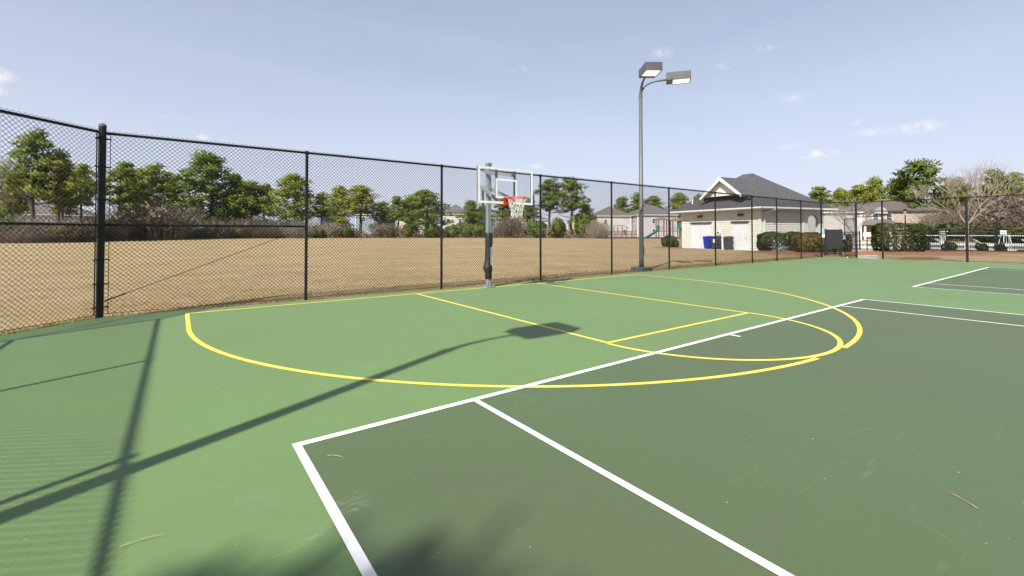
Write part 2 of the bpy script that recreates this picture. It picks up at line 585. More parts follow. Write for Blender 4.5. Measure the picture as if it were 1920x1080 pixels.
# ------------------------------------------------------------------ ground and courts
FY = 6.906                       # fence line behind the hoop
struct(MB().sheet([(-900, -900), (1500, -900), (1500, 1500), (-900, 1500)], -.035).build('ground', 'lawn'))
edge = [(-3.62, -40), (29.45, -40), (29.45, 5.60), (28.55, 6.78), (-1.62, 6.78), (-3.62, 4.66)]
struct(MB().poly(edge, -.20, 0).build('court_surface', 'court_green'))
C2 = 14.61


def court_area(x0):
    return MB().sheet([(x0, -23.77), (x0 + 10.97, -23.77), (x0 + 10.97, 0), (x0, 0)], .0015)


struct(court_area(0).build('tennis_court_near', 'court_dark'))
struct(court_area(C2).build('tennis_court_far', 'court_dark'))


def strip(mb, x0, x1, y0, y1, z):
    mb.sheet([(x0, y0), (x1, y0), (x1, y1), (x0, y1)], z)


def arc(mb, cx, cy, r, a0, a1, z, w=.058, n=64, taper=False):
    vs, fs = [], []
    for i in range(n + 1):
        a = a0 + (a1 - a0) * i / n
        for rr in (r - w, r):
            vs.append((cx + rr * math.cos(a), cy + rr * math.sin(a), z))
    for i in range(n):
        fs.append((2 * i, 2 * i + 1, 2 * i + 3, 2 * i + 2) if a1 > a0 else (2 * i, 2 * i + 2, 2 * i + 3, 2 * i + 1))
    mb.add(vs, fs)


for x0, nm in ((0, 'tennis_lines_near'), (C2, 'tennis_lines_far')):
    mb = MB()
    z = .0045
    strip(mb, x0, x0 + 10.97, -.06, 0, z)
    for xx in (0, 1.37, 9.55, 10.92):
        strip(mb, x0 + xx, x0 + xx + .05, -23.71, -.06, z)
    strip(mb, x0, x0 + 10.97, -23.77, -23.71, z)
    strip(mb, x0 + 5.46, x0 + 5.51, -.20, -.06, z)
    strip(mb, x0 + 1.42, x0 + 9.55, -5.535, -5.485, z)
    strip(mb, x0 + 1.42, x0 + 9.55, -18.285, -18.235, z)
    strip(mb, x0 + 5.46, x0 + 5.51, -18.235, -5.535, z)
    struct(mb.build(nm, 'white_paint'))
BX, BY = 5.587, 6.393
mb = MB()
z = .003
R3 = 6.10
by = BY - 1.575
strip(mb, BX - R3, BX + R3, BY - .055, BY, z)
for s in (-1, 1):
    xa, xb = sorted((BX + s * R3, BX + s * (R3 - .058)))
    strip(mb, xa, xb, by, BY - .055, z)
    xa, xb = sorted((BX + s * 1.829, BX + s * 1.772))
    strip(mb, xa, xb, BY - 5.79, BY - .055, z)
strip(mb, BX - 1.772, BX + 1.772, BY - 5.79, BY - 5.735, z)
arc(mb, BX, BY - 5.79, 1.855, math.pi, 2 * math.pi, z)
arc(mb, BX, by, R3, math.pi, math.pi * 1.5 - .074, z)
arc(mb, BX, by, R3, math.pi * 1.5 + .053, math.pi * 2, z)
struct(mb.build('basketball_lines', 'yellow_paint'))

# paths, beds and pool deck beyond the far fence
struct(MB().sheet([(29.5, 4.45), (29.5, 5.5), (36, 7.5), (41, 9.6), (49, 12.6), (49, 11.2), (41.5, 8.6), (36.4, 6.5)], -.016).build('entrance_path', 'concrete'))
struct(MB().sheet([(30.9, 3.4), (31.7, 3.4), (33.5, -12), (32.6, -12)], -.020).build('side_path', 'concrete'))
mu = MB()
rngm = random.Random(4)


def bed(cx, cy, rx, ry, rz=0, z=-.026, h=.09):
    n = 36
    ring = []
    for k in range(n):
        a = 2 * math.pi * k / n
        q = 1 + rngm.uniform(-.07, .07)
        x, y = rx * q * math.cos(a), ry * q * math.sin(a)
        ring.append((cx + x * math.cos(rz) - y * math.sin(rz), cy + x * math.sin(rz) + y * math.cos(rz)))
    vs = [(x, y, z) for x, y in ring] + [(cx + (x - cx) * .72, cy + (y - cy) * .72, z + h) for x, y in ring] + [(cx, cy, z + h * 1.15)]
    fs = [(i, (i + 1) % n, n + (i + 1) % n, n + i) for i in range(n)] + [(n + i, n + (i + 1) % n, 2 * n) for i in range(n)]
    return MB().add(vs, fs)


for i, a in enumerate([(39.8, 5.2, 4.6, 2.6, -.7), (33.6, 8.6, 3.6, 1.9, -.6), (36.2, 11.6, 4.4, 1.7, -.24), (46.0, 1.5, 1.4, 7.5, .08),
                       (35.6, 21.6, .9, 1.5, .1), (31.6, 3.3, 1.5, .7, -.3)]):
    struct(bed(*a).build('mulch_bed', 'mulch', smooth=True))
struct(MB().sheet([(47.0, -14), (84, -14), (84, 22), (53, 22), (48.5, 10)], -.012).build('pool_deck', 'deck_pale'))
pool = thing('swimming_pool', 'blue swimming pool with pale coping beyond the black picket fence', 'pool', (0, 0, 0))
px0, px1, py0, py1 = 55, 68, -6, 15
mb = MB()
for a in ((px0 - .35, px1 + .35, py0 - .35, py0), (px0 - .35, px1 + .35, py1, py1 + .35), (px0 - .35, px0, py0, py1), (px1, px1 + .35, py0, py1)):
    mb.box(*a, -.011, .07)
mb.build('coping', 'concrete', pool)
MB().sheet([(px0, py0), (px1, py0), (px1, py1), (px0, py1)], .02).build('water', 'water', pool)

# ------------------------------------------------------------------ chain-link fences
HF = 3.08


def rot2(p, c):
    return p[0] * c[0] - p[1] * c[1], p[0] * c[1] + p[1] * c[0]


def link_mesh(L, z0, z1, pitch=.072, r=.0036):
    """woven wire: two families of diagonal wires in the local XZ plane, knuckles standing above the top"""
    mb = MB()
    h = z1 - z0
    for fam in (1, -1):
        n = int((L + h) / pitch) + 1
        for k in range(n):
            s0 = k * pitch - (h if fam > 0 else 0)
            ta, tb = 0.0, h
            if fam > 0:
                ta = max(ta, -s0); tb = min(tb, L - s0)
                if tb - ta < .02:
                    continue
                a = (s0 + ta, .003 * fam, z0 + ta); b = (s0 + tb, .003 * fam, z0 + tb)
            else:
                ta = max(ta, s0 - L); tb = min(tb, s0)
                if tb - ta < .02:
                    continue
                a = (s0 - ta, .003 * fam, z0 + ta); b = (s0 - tb, .003 * fam, z0 + tb)
            ns = max(1, int((tb - ta) / .2))
            mb.tube([[a[j] + (b[j] - a[j]) * i / ns for j in range(3)] for i in range(ns + 1)], r, 3, caps=False)
    return mb


def fence_run(label, a, b, posts, mid=(), end_posts=(False, False), ztop=HF, name='chain_link_fence', tension=(), truss=None, post_r=.030):
    a, b = Vector((*a, 0)), Vector((*b, 0))
    d = b - a
    L = d.length
    t = thing(name, label, 'fence', a, math.atan2(d.y, d.x))
    for s in posts:
        MB().tube([(s, .035, -.15), (s, .035, ztop - .02)], post_r, 12).build('post', 'post_vinyl', t, smooth=False)
        MB().tube([(s, .035, ztop - .03), (s, .035, ztop + .035)], post_r + .008, 12).build('post_cap', 'black_vinyl', t)
    MB().tube([(0, .03, ztop), (L, .03, ztop)], .023, 10).build('top_rail', 'black_vinyl', t)
    for s0, s1 in mid:
        MB().tube([(s0, .03, 1.53), (s1, .03, 1.53)], .022, 10).build('middle_rail', 'black_vinyl', t)
    for s in tension:
        MB().bar((s, -.005, .04), (s, -.005, ztop - .03), .018, .008, up=(1, 0, 0)).build('tension_bar', 'black_vinyl', t)
    m = link_mesh(L, .03, ztop + .045).build('wire_mesh', 'black_vinyl', t)
    m['kind'] = 'stuff'
    MB().tube([(0, -.004, .045), (L, -.004, .045)], .004, 5).build('tension_wire', 'black_vinyl', t)
    if truss:
        MB().tube([truss[0], truss[1]], .006, 6).build('truss_rod', 'black_vinyl', t)
        c = Vector(truss[0])
        e = c + (Vector(truss[1]) - c).normalized() * .30
        MB().tube([c, e], .013, 6).build('turnbuckle', 'black_vinyl', t)
    return t


CP = (-1.66, 6.82)               # left corner post
FRX = [1.541, 4.707, 7.953, 11.06, 14.276, 17.526, 20.676, 23.175, 25.99]
PW = (-3.77, 4.66)
front = fence_run('long black chain-link fence behind the basketball hoop', (CP[0], FY - .03), (28.66, FY - .03),
                  [x - CP[0] for x in FRX], mid=[(0, FRX[0] - CP[0])], tension=(.10,),
                  truss=((.06, -.012, .26), (FRX[0] - CP[0], -.012, 1.50)))
# thick corner post with its bands belongs to the front run
MB().tube([(0, -.05, -.15), (0, -.05, HF + .10)], .052, 16).build('corner_post', 'post_vinyl', front)
MB().tube([(0, -.05, HF + .09), (0, -.05, HF + .125), (0, -.05, HF + .15)], [.055, .052, .02], 16).build('corner_post_cap', 'pole_grey', front)
for zz in (.16, .55, .95, 1.35, 1.95, 2.5, 2.97):
    MB().tube([(0, -.05, zz - .013), (0, -.05, zz + .013)], .056, 16).bar((.05, -.05, zz), (.11, -.02, zz), .02, .02).bar((-.04, -.06, zz), (-.085, -.10, zz), .02, .02).build('band', 'black_vinyl', front)
dch = Vector((CP[0] - PW[0], CP[1] - PW[1], 0))
Lc = dch.length
fence_run('short angled chain-link section at the left edge joining the thick corner post', PW, CP, [0], mid=[(0, Lc)], tension=(Lc - .09,))
fence_run('chain-link fence run left of the court whose shadow falls across the green', (-3.77, -10.2), (-3.77, 4.66),
          [.3, 3.2, 6.45, 9.27, 11.96], mid=[(0, 14.86)], tension=())
# far end of the court
E1, E2, E3, E4 = (28.66, FY - .03), (29.65, 5.55), (29.65, 4.40), (29.65, 1.18)
fence_run('short angled chain-link section between the far corner post and the gate', E1, E2, [0.0], post_r=.045, tension=(.1,))
MB().tube([(E1[0], E1[1], -.1), (E1[0], E1[1], .1)], .03, 8)
fe = fence_run('chain-link fence at the far right in front of the bare tree and pool', E3, (29.65, -8.2), [0.0, 3.22, 6.3, 9.4], post_r=.045, mid=[(0, 12.6)])
# gate frame: posts, transom, mesh over it, and the open leaf
gt = thing('fence_gate', 'open chain-link gate with transom at the far corner of the courts', 'gate', (*E2, 0), -math.pi / 2)
gw = E2[1] - E3[1]
MB().tube([(0, 0, -.1), (0, 0, HF)], .05, 12).build('gate_post', 'post_vinyl', gt)
MB().tube([(0, 0, 2.26), (gw, 0, 2.26)], .022, 8).build('transom', 'black_vinyl', gt)
MB().tube([(0, .03, HF), (gw, .03, HF)], .023, 8).build('top_rail', 'black_vinyl', gt)
lm = link_mesh(gw, 2.28, HF + .04)
o = lm.build('wire_mesh', 'black_vinyl', gt); o['kind'] = 'stuff'
leaf = MB()
la = math.pi / 2 + rad(45)      # leaf swings outward
le = (1.12 * math.cos(la), 1.12 * math.sin(la))
for p, q in (((.0, .06, .10), (*le, .10)), ((0, .06, 2.18), (*le, 2.18)), ((*le, .10), (*le, 2.18)), ((0, .06, .1), (0, .06, 2.18)), ((0, .06, 1.2), (*le, 1.2))):
    leaf.tube([p, q], .021, 8)
leaf.build('leaf_frame', 'black_vinyl', gt)
lm = link_mesh(1.1, .1, 2.18)
cl, sl = math.cos(la), math.sin(la)
lm.v = [(x * cl - y * sl, x * sl + y * cl + .03, zz) for x, y, zz in lm.v]
o = lm.build('leaf_mesh', 'black_vinyl', gt); o['kind'] = 'stuff'
MB().box(le[0] - .05, le[0] + .05, le[1] - .03, le[1] + .06, 1.0, 1.25).build('latch', 'latch_teal', gt)
lk = thing('lock_box', 'small teal lock box on the far corner fence post', 'lock box', (E1[0] + .02, E1[1] - .07, 1.25))
MB().box(-.06, .06, -.05, .05, .12, .42).build('housing', 'latch_teal', lk, bevel=.01)
MB().box(-.04, .06, -.055, .05, -.13, .08).build('padlock', 'sign_white', lk, bevel=.01)

# ------------------------------------------------------------------ basketball hoop
HX, HY = 5.81, 6.44
hp = thing('basketball_hoop', 'grey basketball hoop with glass backboard, red rim and black padded pole', 'hoop', (HX, HY, 0))
ps = .054
MB().box(-ps, ps, -ps, ps, .02, 3.12).build('pole', 'grey_steel', hp, bevel=.008)
MB().box(-ps - .012, ps + .012, -ps - .012, ps + .012, 3.12, 3.20).build('pole_cap', 'grey_steel', hp, bevel=.01)
bp = MB().box(-.125, .125, -.125, .125, .001, .03).build('base_plate', 'galvanised', hp, bevel=.006)
for sx in (-1, 1):
    for sy in (-1, 1):
        MB().tube([(sx * .098, sy * .098, .03), (sx * .098, sy * .098, .07)], .011, 8).build('bolt', 'galvanised', bp)
for k in range(4):
    a = k * math.pi / 2
    c, s = math.cos(a), math.sin(a)
    vs = [(ps, -.006, .03), (.108, -.006, .03), (ps, -.006, .22), (ps, .006, .03), (.108, .006, .03), (ps, .006, .22)]
    MB().add([(x * c - y * s, x * s + y * c, zz) for x, y, zz in vs], [(0, 1, 2), (5, 4, 3), (0, 3, 4, 1), (1, 4, 5, 2), (2, 5, 3, 0)]).build('gusset', 'grey_steel', bp)
rings = []
for zz, hw, dx, dy in ((.27, .085, 0, 0), (.29, .10, 0, 0), (.42, .098, 0, 0), (.47, .115, -.015, -.01), (.54, .135, -.035, -.01), (.60, .125, -.03, -.01), (.72, .105, -.01, 0), (.80, .100, .0, 0),
                       (.92, .112, .005, -.01), (1.03, .105, .01, 0), (1.10, .100, .004, 0), (1.16, .108, .01, -.005), (1.30, .112, .012, -.005), (1.42, .105, .01, 0), (1.455, .10, .006, 0), (1.46, .085, 0, 0)):
    zz, hw, dx, dy = zz - .06, hw * .76, dx * .9, dy * .9
    ring = []
    for k in range(16):
        a = 2 * math.pi * (k + .5) / 16
        ca, sa = math.cos(a), math.sin(a)
        q = hw / max(abs(ca), abs(sa)) * .5 + hw * .56
        ring.append((dx + ca * q, dy + sa * q, zz))
    rings.append(ring)
pad = MB().rings(rings).build('pole_pad', 'pad_black', hp, smooth=True)
tx = bpy.data.curves.new('pad_lettering', 'FONT')
tx.body = 'GOALRILLA'
tx.size = .088
tx.extrude = .001
tx.align_x = 'CENTER'; tx.align_y = 'CENTER'
to = bpy.data.objects.new('tmp', tx)
COL.objects.link(to)
bpy.context.view_layer.update()
tme = bpy.data.meshes.new_from_object(to.evaluated_get(bpy.context.evaluated_depsgraph_get()))
bpy.data.objects.remove(to)
tme.name = 'pad_lettering'
tme.transform(Matrix.Translation((.028, -.097, .80)) @ Matrix.Rotation(rad(90), 4, 'X') @ Matrix.Rotation(rad(-90), 4, 'Z') @ Matrix.Rotation(rad(0), 4, 'X'))
lt = link('pad_lettering', tme, 'sign_white', pad)
# backboard
BBY = 5.50 - HY                  # face of the board, local
bw, z0b, z1b = .805, 2.085, 2.945
bcx = 5.70 - HX
bb = MB().box(bcx - bw + .01, bcx + bw - .01, BBY - .006, BBY + .006, z0b + .01, z1b - .01).build('backboard', 'glass', hp)
fm = MB()
e = .055
fm.box(bcx - bw, bcx + bw, BBY - .012, BBY - .0075, z1b - e, z1b).box(bcx - bw, bcx + bw, BBY - .012, BBY - .0075, z0b, z0b + e)
fm.box(bcx - bw, bcx - bw + e, BBY - .012, BBY - .0075, z0b + e, z1b - e).box(bcx + bw - e, bcx + bw, BBY - .012, BBY - .0075, z0b + e, z1b - e)
fm.build('border', 'white_coat', bb)
sq = MB()
sx0, sx1, sz0, sz1 = bcx - .315, bcx + .315, z0b + .13, z0b + .60
for a in ((sx0, sx1, sz1 - .05, sz1), (sx0, sx1, sz0, sz0 + .05), (sx0, sx0 + .05, sz0 + .05, sz1 - .05), (sx1 - .05, sx1, sz0 + .05, sz1 - .05)):
    sq.box(a[0], a[1], BBY - .011, BBY - .0072, a[2], a[3])
sq.build('target_square', 'white_coat', bb)
fr = MB()
fr.box(bcx - bw - .004, bcx + bw + .004, BBY + .007, BBY + .05, z1b - .03, z1b + .004).box(bcx - bw - .004, bcx - bw + .03, BBY + .007, BBY + .05, z0b, z1b - .03)
fr.box(bcx + bw - .03, bcx + bw + .004, BBY + .007, BBY + .05, z0b, z1b - .03).box(bcx - bw, bcx + bw, BBY + .007, BBY + .05, z0b - .004, z0b + .03)
for xx in (-.27, .27):
    fr.box(bcx + xx - .022, bcx + xx + .022, BBY + .008, BBY + .055, z0b + .03, z1b - .03)
fr.build('board_frame', 'grey_steel', hp)
pe = MB()
for sgn in (1,):
    xa, xb = sorted((bcx + sgn * bw, bcx + sgn * (bw + .045)))
    MB().box(xa, xb, BBY - .02, BBY + .05, z0b - .05, z0b + .26).build('edge_padding', 'rubber_dark', hp)
pe.box(bcx + .25, bcx + bw, BBY - .02, BBY + .05, z0b - .05, z0b - .005)
pe.build('edge_padding', 'rubber_dark', hp)
# support arms
for sgn in (-1, 1):
    xo = sgn * .08
    MB().bar((xo, .10, 2.98), (bcx + sgn * .25, BBY + .07, 2.80), .035, .075).build('upper_arm', 'grey_steel', hp)
    MB().bar((xo, .28, 2.62), (bcx + sgn * .25, BBY + .07, 2.20), .035, .085).build('lower_arm', 'grey_steel', hp)
MB().tube([(-.13, 0, 2.98), (.13, 0, 2.98)], .02, 8).build('pivot_pin', 'galvanised', hp)
MB().tube([(-.13, 0, 2.50), (.13, 0, 2.50)], .02, 8).build('pivot_pin', 'galvanised', hp)
MB().tube([(-.02, .26, 2.62), (-.02, .22, 1.95)], .033, 10).tube([(-.02, .22, 1.95), (-.02, .17, 1.72)], .018, 8).build('height_adjuster', 'rubber_dark', hp)
MB().box(-.05, .05, .075, .25, 1.66, 1.74).build('adjuster_bracket', 'rubber_dark', hp)
# rim and net
rz_, rr = 2.215, .228
rcx, rcy = bcx + .03, BBY - .16 - rr
rim = MB()
n = 28
vs, fs = [], []
for i in range(n):
    a = 2 * math.pi * i / n
    for k in range(8):
        b_ = 2 * math.pi * k / 8
        q = rr + .011 * math.cos(b_)
        vs.append((rcx + q * math.cos(a), rcy + q * math.sin(a), rz_ + .011 * math.sin(b_)))
fs = [(i * 8 + k, ((i + 1) % n) * 8 + k, ((i + 1) % n) * 8 + (k + 1) % 8, i * 8 + (k + 1) % 8) for i in range(n) for k in range(8)]
rim.add(vs, fs)
rim.add([(rcx - .13, BBY - .03, rz_ + .03), (rcx + .13, BBY - .03, rz_ + .03), (rcx + .10, rcy + rr * .86, rz_ + .012), (rcx - .10, rcy + rr * .86, rz_ + .012),
         (rcx - .13, BBY - .03, rz_ - .005), (rcx + .13, BBY - .03, rz_ - .005), (rcx + .10, rcy + rr * .86, rz_ - .012), (rcx - .10, rcy + rr * .86, rz_ - .012)],
        [(0, 1, 2, 3), (7, 6, 5, 4), (0, 3, 7, 4), (1, 5, 6, 2), (2, 6, 7, 3)])
rim.box(rcx - .13, rcx + .13, BBY - .035, BBY - .013, rz_ - .15, rz_ + .04)
rimo = rim.build('rim', 'rim_red', hp)
net = MB()
rn = random.Random(2)
NN = 12
lev = [(0, .222, 0), (.09, .19, .5), (.17, .165, 1), (.25, .14, 1.5), (.32, .125, 2), (.40, .135, 2.5)]
for i in range(NN):
    for sg in (-1, 1):
        pts = []
        for j, (dz, q, off) in enumerate(lev):
            a = 2 * math.pi * (i + sg * off * .5 * (1 if j % 2 else 1)) / NN
            a = 2 * math.pi * (i + (sg * .5 if j % 2 else 0)) / NN
            pts.append((rcx + q * math.cos(a) + rn.uniform(-.008, .008), rcy + q * math.sin(a) + rn.uniform(-.008, .008), rz_ - .012 - dz + rn.uniform(-.012, .012)))
        net.tube(pts, .0048, 4, caps=False)
    a = 2 * math.pi * i / NN
    q = .12
    x, y = rcx + q * math.cos(a), rcy + q * math.sin(a)
    net.tube([(x, y, rz_ - .40), (x + rn.uniform(-.03, .03), y + rn.uniform(-.03, .03), rz_ - .40 - rn.uniform(.02, .08))], .005, 4)
net.build('net', 'net_white', rimo)

# ------------------------------------------------------------------ light poles


def light_pole(label, loc, dirs):
    t = thing('light_pole', label, 'light pole', loc)
    base = MB().box(-.28, .28, -.28, .28, -.05, .16).build('base', 'pole_grey', t, bevel=.02)
    rings = []
    for zz, r in ((.16, .085), (.5, .083), (6.5, .066)):
        rings.append([(r * math.cos(a), r * math.sin(a), zz) for a in [2 * math.pi * k / 14 for k in range(14)]])
    MB().rings(rings).build('pole', 'pole_grey', t, smooth=True)
    MB().tube([(0, 0, 6.44), (0, 0, 6.56)], .074, 14).build('pole_collar', 'pole_grey', t)
    MB().box(-.05, .05, -.10, -.07, .62, .92).build('hand_hole_cover', 'pole_grey', t, bevel=.01)
    for ang, ext in dirs:
        c, s = math.cos(ang), math.sin(ang)
        pts = []
        for q, zz in ((0, 6.5), (.01, 6.62), (.05, 6.74), (.13, 6.85), (.24, 6.93), (.38, 6.985), (.55, 7.015), (.76 + ext, 7.03)):
            pts.append((q * c, q * s, zz))
        MB().tube(pts, [.055, .052, .048, .044, .040, .037, .035, .034], 10).build('arm', 'pole_grey', t, smooth=True)
        hd = MB()
        x0, x1, w = .74 + ext, 1.57 + ext, .285
        hd.box(x0, x1, -w, w, 6.95, 7.20)
        hd.box(x0, x0 + .22, -w, w, 6.935, 6.95).box(x1 - .03, x1, -w, w, 6.915, 6.95).box(x0 + .22, x1 - .03, -w, -w + .03, 6.915, 6.95).box(x0 + .22, x1 - .03, w - .03, w, 6.915, 6.95)
        ln = MB().box(x0 + .225, x1 - .035, -w + .035, w - .035, 6.925, 6.947)
        for m_ in (hd, ln):
            m_.v = [(x * c - y * s, x * s + y * c, zz) for x, y, zz in m_.v]
        h = hd.build('lamp_head', 'lamp_housing', t)
        ln.build('lens', 'lens', h)
    return t


light_pole('tall grey light pole with two box lamps behind the fence', (13.17, 7.33, -.03), ((rad(-90 - 36), 0), (rad(-90 + 36), .17)))
light_pole('grey light pole left of the court, seen by its long shadow', (-4.22, -1.32, -.03), ((rad(-2), 0),))

# ------------------------------------------------------------------ pool house (local frame u,v)
AB = math.atan2(-.2368, .9715)
ph = thing('pool_house', 'cream shingled pool house with dark hipped roof and white gable', 'building', (34.95, 13.0, -.03), AB)
UX, VY, EZ, PZ = 8.7, 9.7, 3.42, 6.68


def lap_wall(mb, a, b, z0, z1, nrm, step=.19, skip=()):
    """lapped courses from a to b (2D), each course a wedge leaning out at its foot; skip: (s0,s1,ztop) openings"""
    a, b = Vector(a), Vector(b)
    L = (b - a).length
    d = (b - a).normalized()
    nv = Vector(nrm)
    z = z0
    while z < z1 - .01:
        zt = min(z + step, z1)
        cuts = sorted([(s0, s1) for s0, s1, zz in skip if z < zz - .02])
        segs, c = [], 0
        for s0, s1 in cuts:
            if s0 > c:
                segs.append((c, s0))
            c = max(c, s1)
        if c < L:
            segs.append((c, L))
        for s0, s1 in segs:
            p, q = a + d * s0, a + d * s1
            lo, hi, bk = nv * .042, nv * .006, nv * -.08
            vs = []
            for e_ in (p, q):
                vs += [(*(e_ + lo), z), (*(e_ + hi), zt), (*(e_ + bk), zt), (*(e_ + bk), z)]
            mb.add(vs, [(0, 4, 5, 1), (1, 5, 6, 2), (3, 2, 6, 7), (0, 3, 7, 4), (0, 1, 2, 3), (7, 6, 5, 4)])
        z = zt
    return mb


D1, D2 = (5.50, 7.62), (1.72, 3.12)
lw = lap_wall(MB(), (.6, .6), (.6, 8.8), 0, 3.25, (-1, 0), skip=[(D1[0] - .6, D1[1] - .6, 2.25), (D2[0] - .6, D2[1] - .6, 2.25)])
lap_wall(lw, (.6, .6), (5.55, .6), 0, 3.25, (0, -1))
lap_wall(lw, (5.55, .75), (5.55, 8.8), 0, 3.25, (1, 0))
lap_wall(lw, (.6, 8.8), (5.55, 8.8), 0, 3.25, (0, 1))
lw.build('siding', 'siding_cream', ph)
MB().box(.53, .72, .53, .72, 0, 3.25).build('corner_board', 'trim_white', ph)
MB().box(.535, .70, 8.70, 8.86, 0, 3.25).build('corner_board', 'trim_white', ph)
MB().box(5.40, 5.60, .525, .70, 0, 3.25).build('corner_board', 'trim_white', ph)
for (a, b), nleaf in ((D1, 2), (D2, 1)):
    dr = MB().box(.585, .66, a, b, .02, 2.22).build('door', 'door_white', ph)
    for q0, q1 in ((a - .10, a), (b, b + .10)):
        MB().box(.545, .64, q0, q1, 0, 2.25).build('jamb', 'trim_white', dr)
    MB().box(.46, .60, a - .16, b + .16, 2.25, 2.36).build('hood', 'lamp_housing', dr)
    if nleaf == 2:
        MB().box(.580, .584, (a + b) / 2 - .006, (a + b) / 2 + .006, .03, 2.2).build('seam', 'bin_grey', dr)
    hv = a + .14 if nleaf == 1 else (a + b) / 2 + .14
    MB().tube([(.585, hv, 1.0), (.52, hv, 1.0), (.52, hv + .10, 1.0)], .018, 6).build('handle', 'bin_grey', dr)
    MB().tube([(.585, hv, 1.22), (.56, hv, 1.22)], .03, 8).build('lock', 'bin_grey', dr)
for v in (6.60, 2.35):
    MB().add([(.60, v - .24, 2.78), (.60, v + .24, 2.78), (.60, v + .24, 2.98), (.60, v - .24, 2.98), (.34, v - .22, 2.76), (.34, v + .22, 2.76), (.42, v + .22, 2.94), (.42, v - .22, 2.94)],
             [(0, 3, 2, 1), (4, 5, 6, 7), (0, 1, 5, 4), (3, 7, 6, 2), (0, 4, 7, 3), (1, 2, 6, 5)]).build('wall_light', 'bin_grey', ph)
# porch with arch
pw = MB()
n = 12
u0, u1, ztop = 6.03, 7.42, 3.25
vs = []
for yy in (.58, .86):
    vs += [(5.62, yy, 0), (5.62, yy, ztop), (u0, yy, 0), (u0, yy, 2.35)]
    for i in range(1, n):
        a = math.pi - math.pi * i / n
        vs.append(((u0 + u1) / 2 + (u1 - u0) / 2 * math.cos(a), yy, 2.35 + .55 * math.sin(a)))
    vs += [(u1, yy, 2.35), (u1, yy, 0), (7.92, yy, 0), (7.92, yy, ztop)]
m_ = len(vs) // 2
fs = []
prof = list(range(3, 3 + n + 1))
for o_ in (0, m_):
    fl = [(0, 2, 3, 1)]
    for i in range(n):
        fl.append((prof[i], prof[i + 1], m_ - 1, 1) if i == n // 2 else ((prof[i], prof[i + 1], 1) if i < n // 2 else (prof[i], prof[i + 1], m_ - 1)))
    fl.append((m_ - 4, m_ - 3, m_ - 2, m_ - 1))
    fs += [tuple(k + o_ for k in (f if o_ == 0 else f[::-1])) for f in fl]
chain = [2] + prof + [m_ - 3]
for i in range(len(chain) - 1):
    a, b = chain[i], chain[i + 1]
    fs.append((a, a + m_, b + m_, b))
fs += [(0, 1, 1 + m_, m_), (m_ - 2, 2 * m_ - 2, 2 * m_ - 1, m_ - 1)]
pw.add(vs, fs)
pw.build('porch_arch', 'trim_white', ph)
for vv in (3.6, 6.6, 8.6):
    MB().box(7.6, 7.92, vv - .16, vv + .16, 0, 3.25).build('porch_column', 'trim_white', ph)
# roof
RU = UX / 2
rv0, rv1 = RU, VY - RU


def hip(mb, x0, x1, y0, y1, ze, zp, th=.10):
    hw = (x1 - x0) / 2
    hl = (y1 - y0) / 2
    if hl >= hw:
        r0, r1 = ((x0 + x1) / 2, y0 + hw, zp), ((x0 + x1) / 2, y1 - hw, zp)
        if hl - hw < .01:
            r1 = (r1[0], r1[1] + .02, zp)
        top = [(0, 1, 4), (1, 2, 5, 4), (2, 3, 5), (3, 0, 4, 5)]
    else:
        r0, r1 = (x0 + hl, (y0 + y1) / 2, zp), (x1 - hl, (y0 + y1) / 2, zp)
        top = [(0, 1, 5, 4), (1, 2, 5), (2, 3, 4, 5), (3, 0, 4)]
    vs = [(x0, y0, ze), (x1, y0, ze), (x1, y1, ze), (x0, y1, ze), r0, r1] + [(x0, y0, ze - th), (x1, y0, ze - th), (x1, y1, ze - th), (x0, y1, ze - th)]
    mb.add(vs, top + [(0, 6, 7, 1), (1, 7, 8, 2), (2, 8, 9, 3), (3, 9, 6, 0), (9, 8, 7, 6)])
    return mb


roof = hip(MB(), 0, UX, 0, VY, EZ, PZ, .04).build('roof', 'shingle', ph)
MB().box(-.04, UX + .04, -.04, VY + .04, EZ - .20, EZ - .043).build('fascia', 'trim_white', ph)
g_ = MB()
for a in ((-.14, -.043, -.14, VY + .14), (UX + .043, UX + .14, -.14, VY + .14)):
    g_.box(*a, EZ - .13, EZ - .01)
g_.box(-.14, UX + .14, -.14, -.043, EZ - .132, EZ - .012)
g_.build('gutter', 'trim_white', ph)
MB().bar((1.35, -.09, EZ - .12), (1.25, -.02, EZ - .24), .13, .09).bar((1.25, -.02, EZ - .24), (.86, .49, EZ - .55), .13, .09).bar((.86, .49, EZ - .50), (.86, .49, .1), .13, .09, up=(1, 0, 0)).build('downspout', 'trim_white', ph)
# gable
gv, gz, gh = 4.15, 6.12, 2.22
zl = 4.42
uu = .55
bk = 4.4
gm = MB().add([(uu + .12, gv - gh + .22, zl + .1), (uu + .12, gv + gh - .22, zl + .1), (uu + .12, gv, gz - .12)], [(0, 2, 1)])
for k in range(7):
    z_a = zl + .12 + k * .2
    hwid = (gz - .16 - z_a) / (gz - zl) * gh
    if hwid > .1:
        gm.add([(uu + .085, gv - hwid, z_a), (uu + .085, gv + hwid, z_a), (uu + .11, gv + hwid - .2, z_a + .19), (uu + .11, gv - hwid + .2, z_a + .19)], [(0, 3, 2, 1)])
gm.build('gable_siding', 'siding_cream', ph)
sl_ = (gz - zl) / gh
rf = MB()
for sg in (-1, 1):
    vs = [(uu - .32, gv, gz), (bk, gv, gz), (bk, gv + sg * gh, zl), (uu - .32, gv + sg * gh, zl)]
    vs += [(x, y, zz - .05) for x, y, zz in vs]
    f = [(0, 1, 2, 3), (7, 6, 5, 4), (0, 3, 7, 4), (3, 2, 6, 7)]
    rf.add(vs, f if sg < 0 else [q[::-1] for q in f])
rf.build('gable_roof', 'shingle', ph)
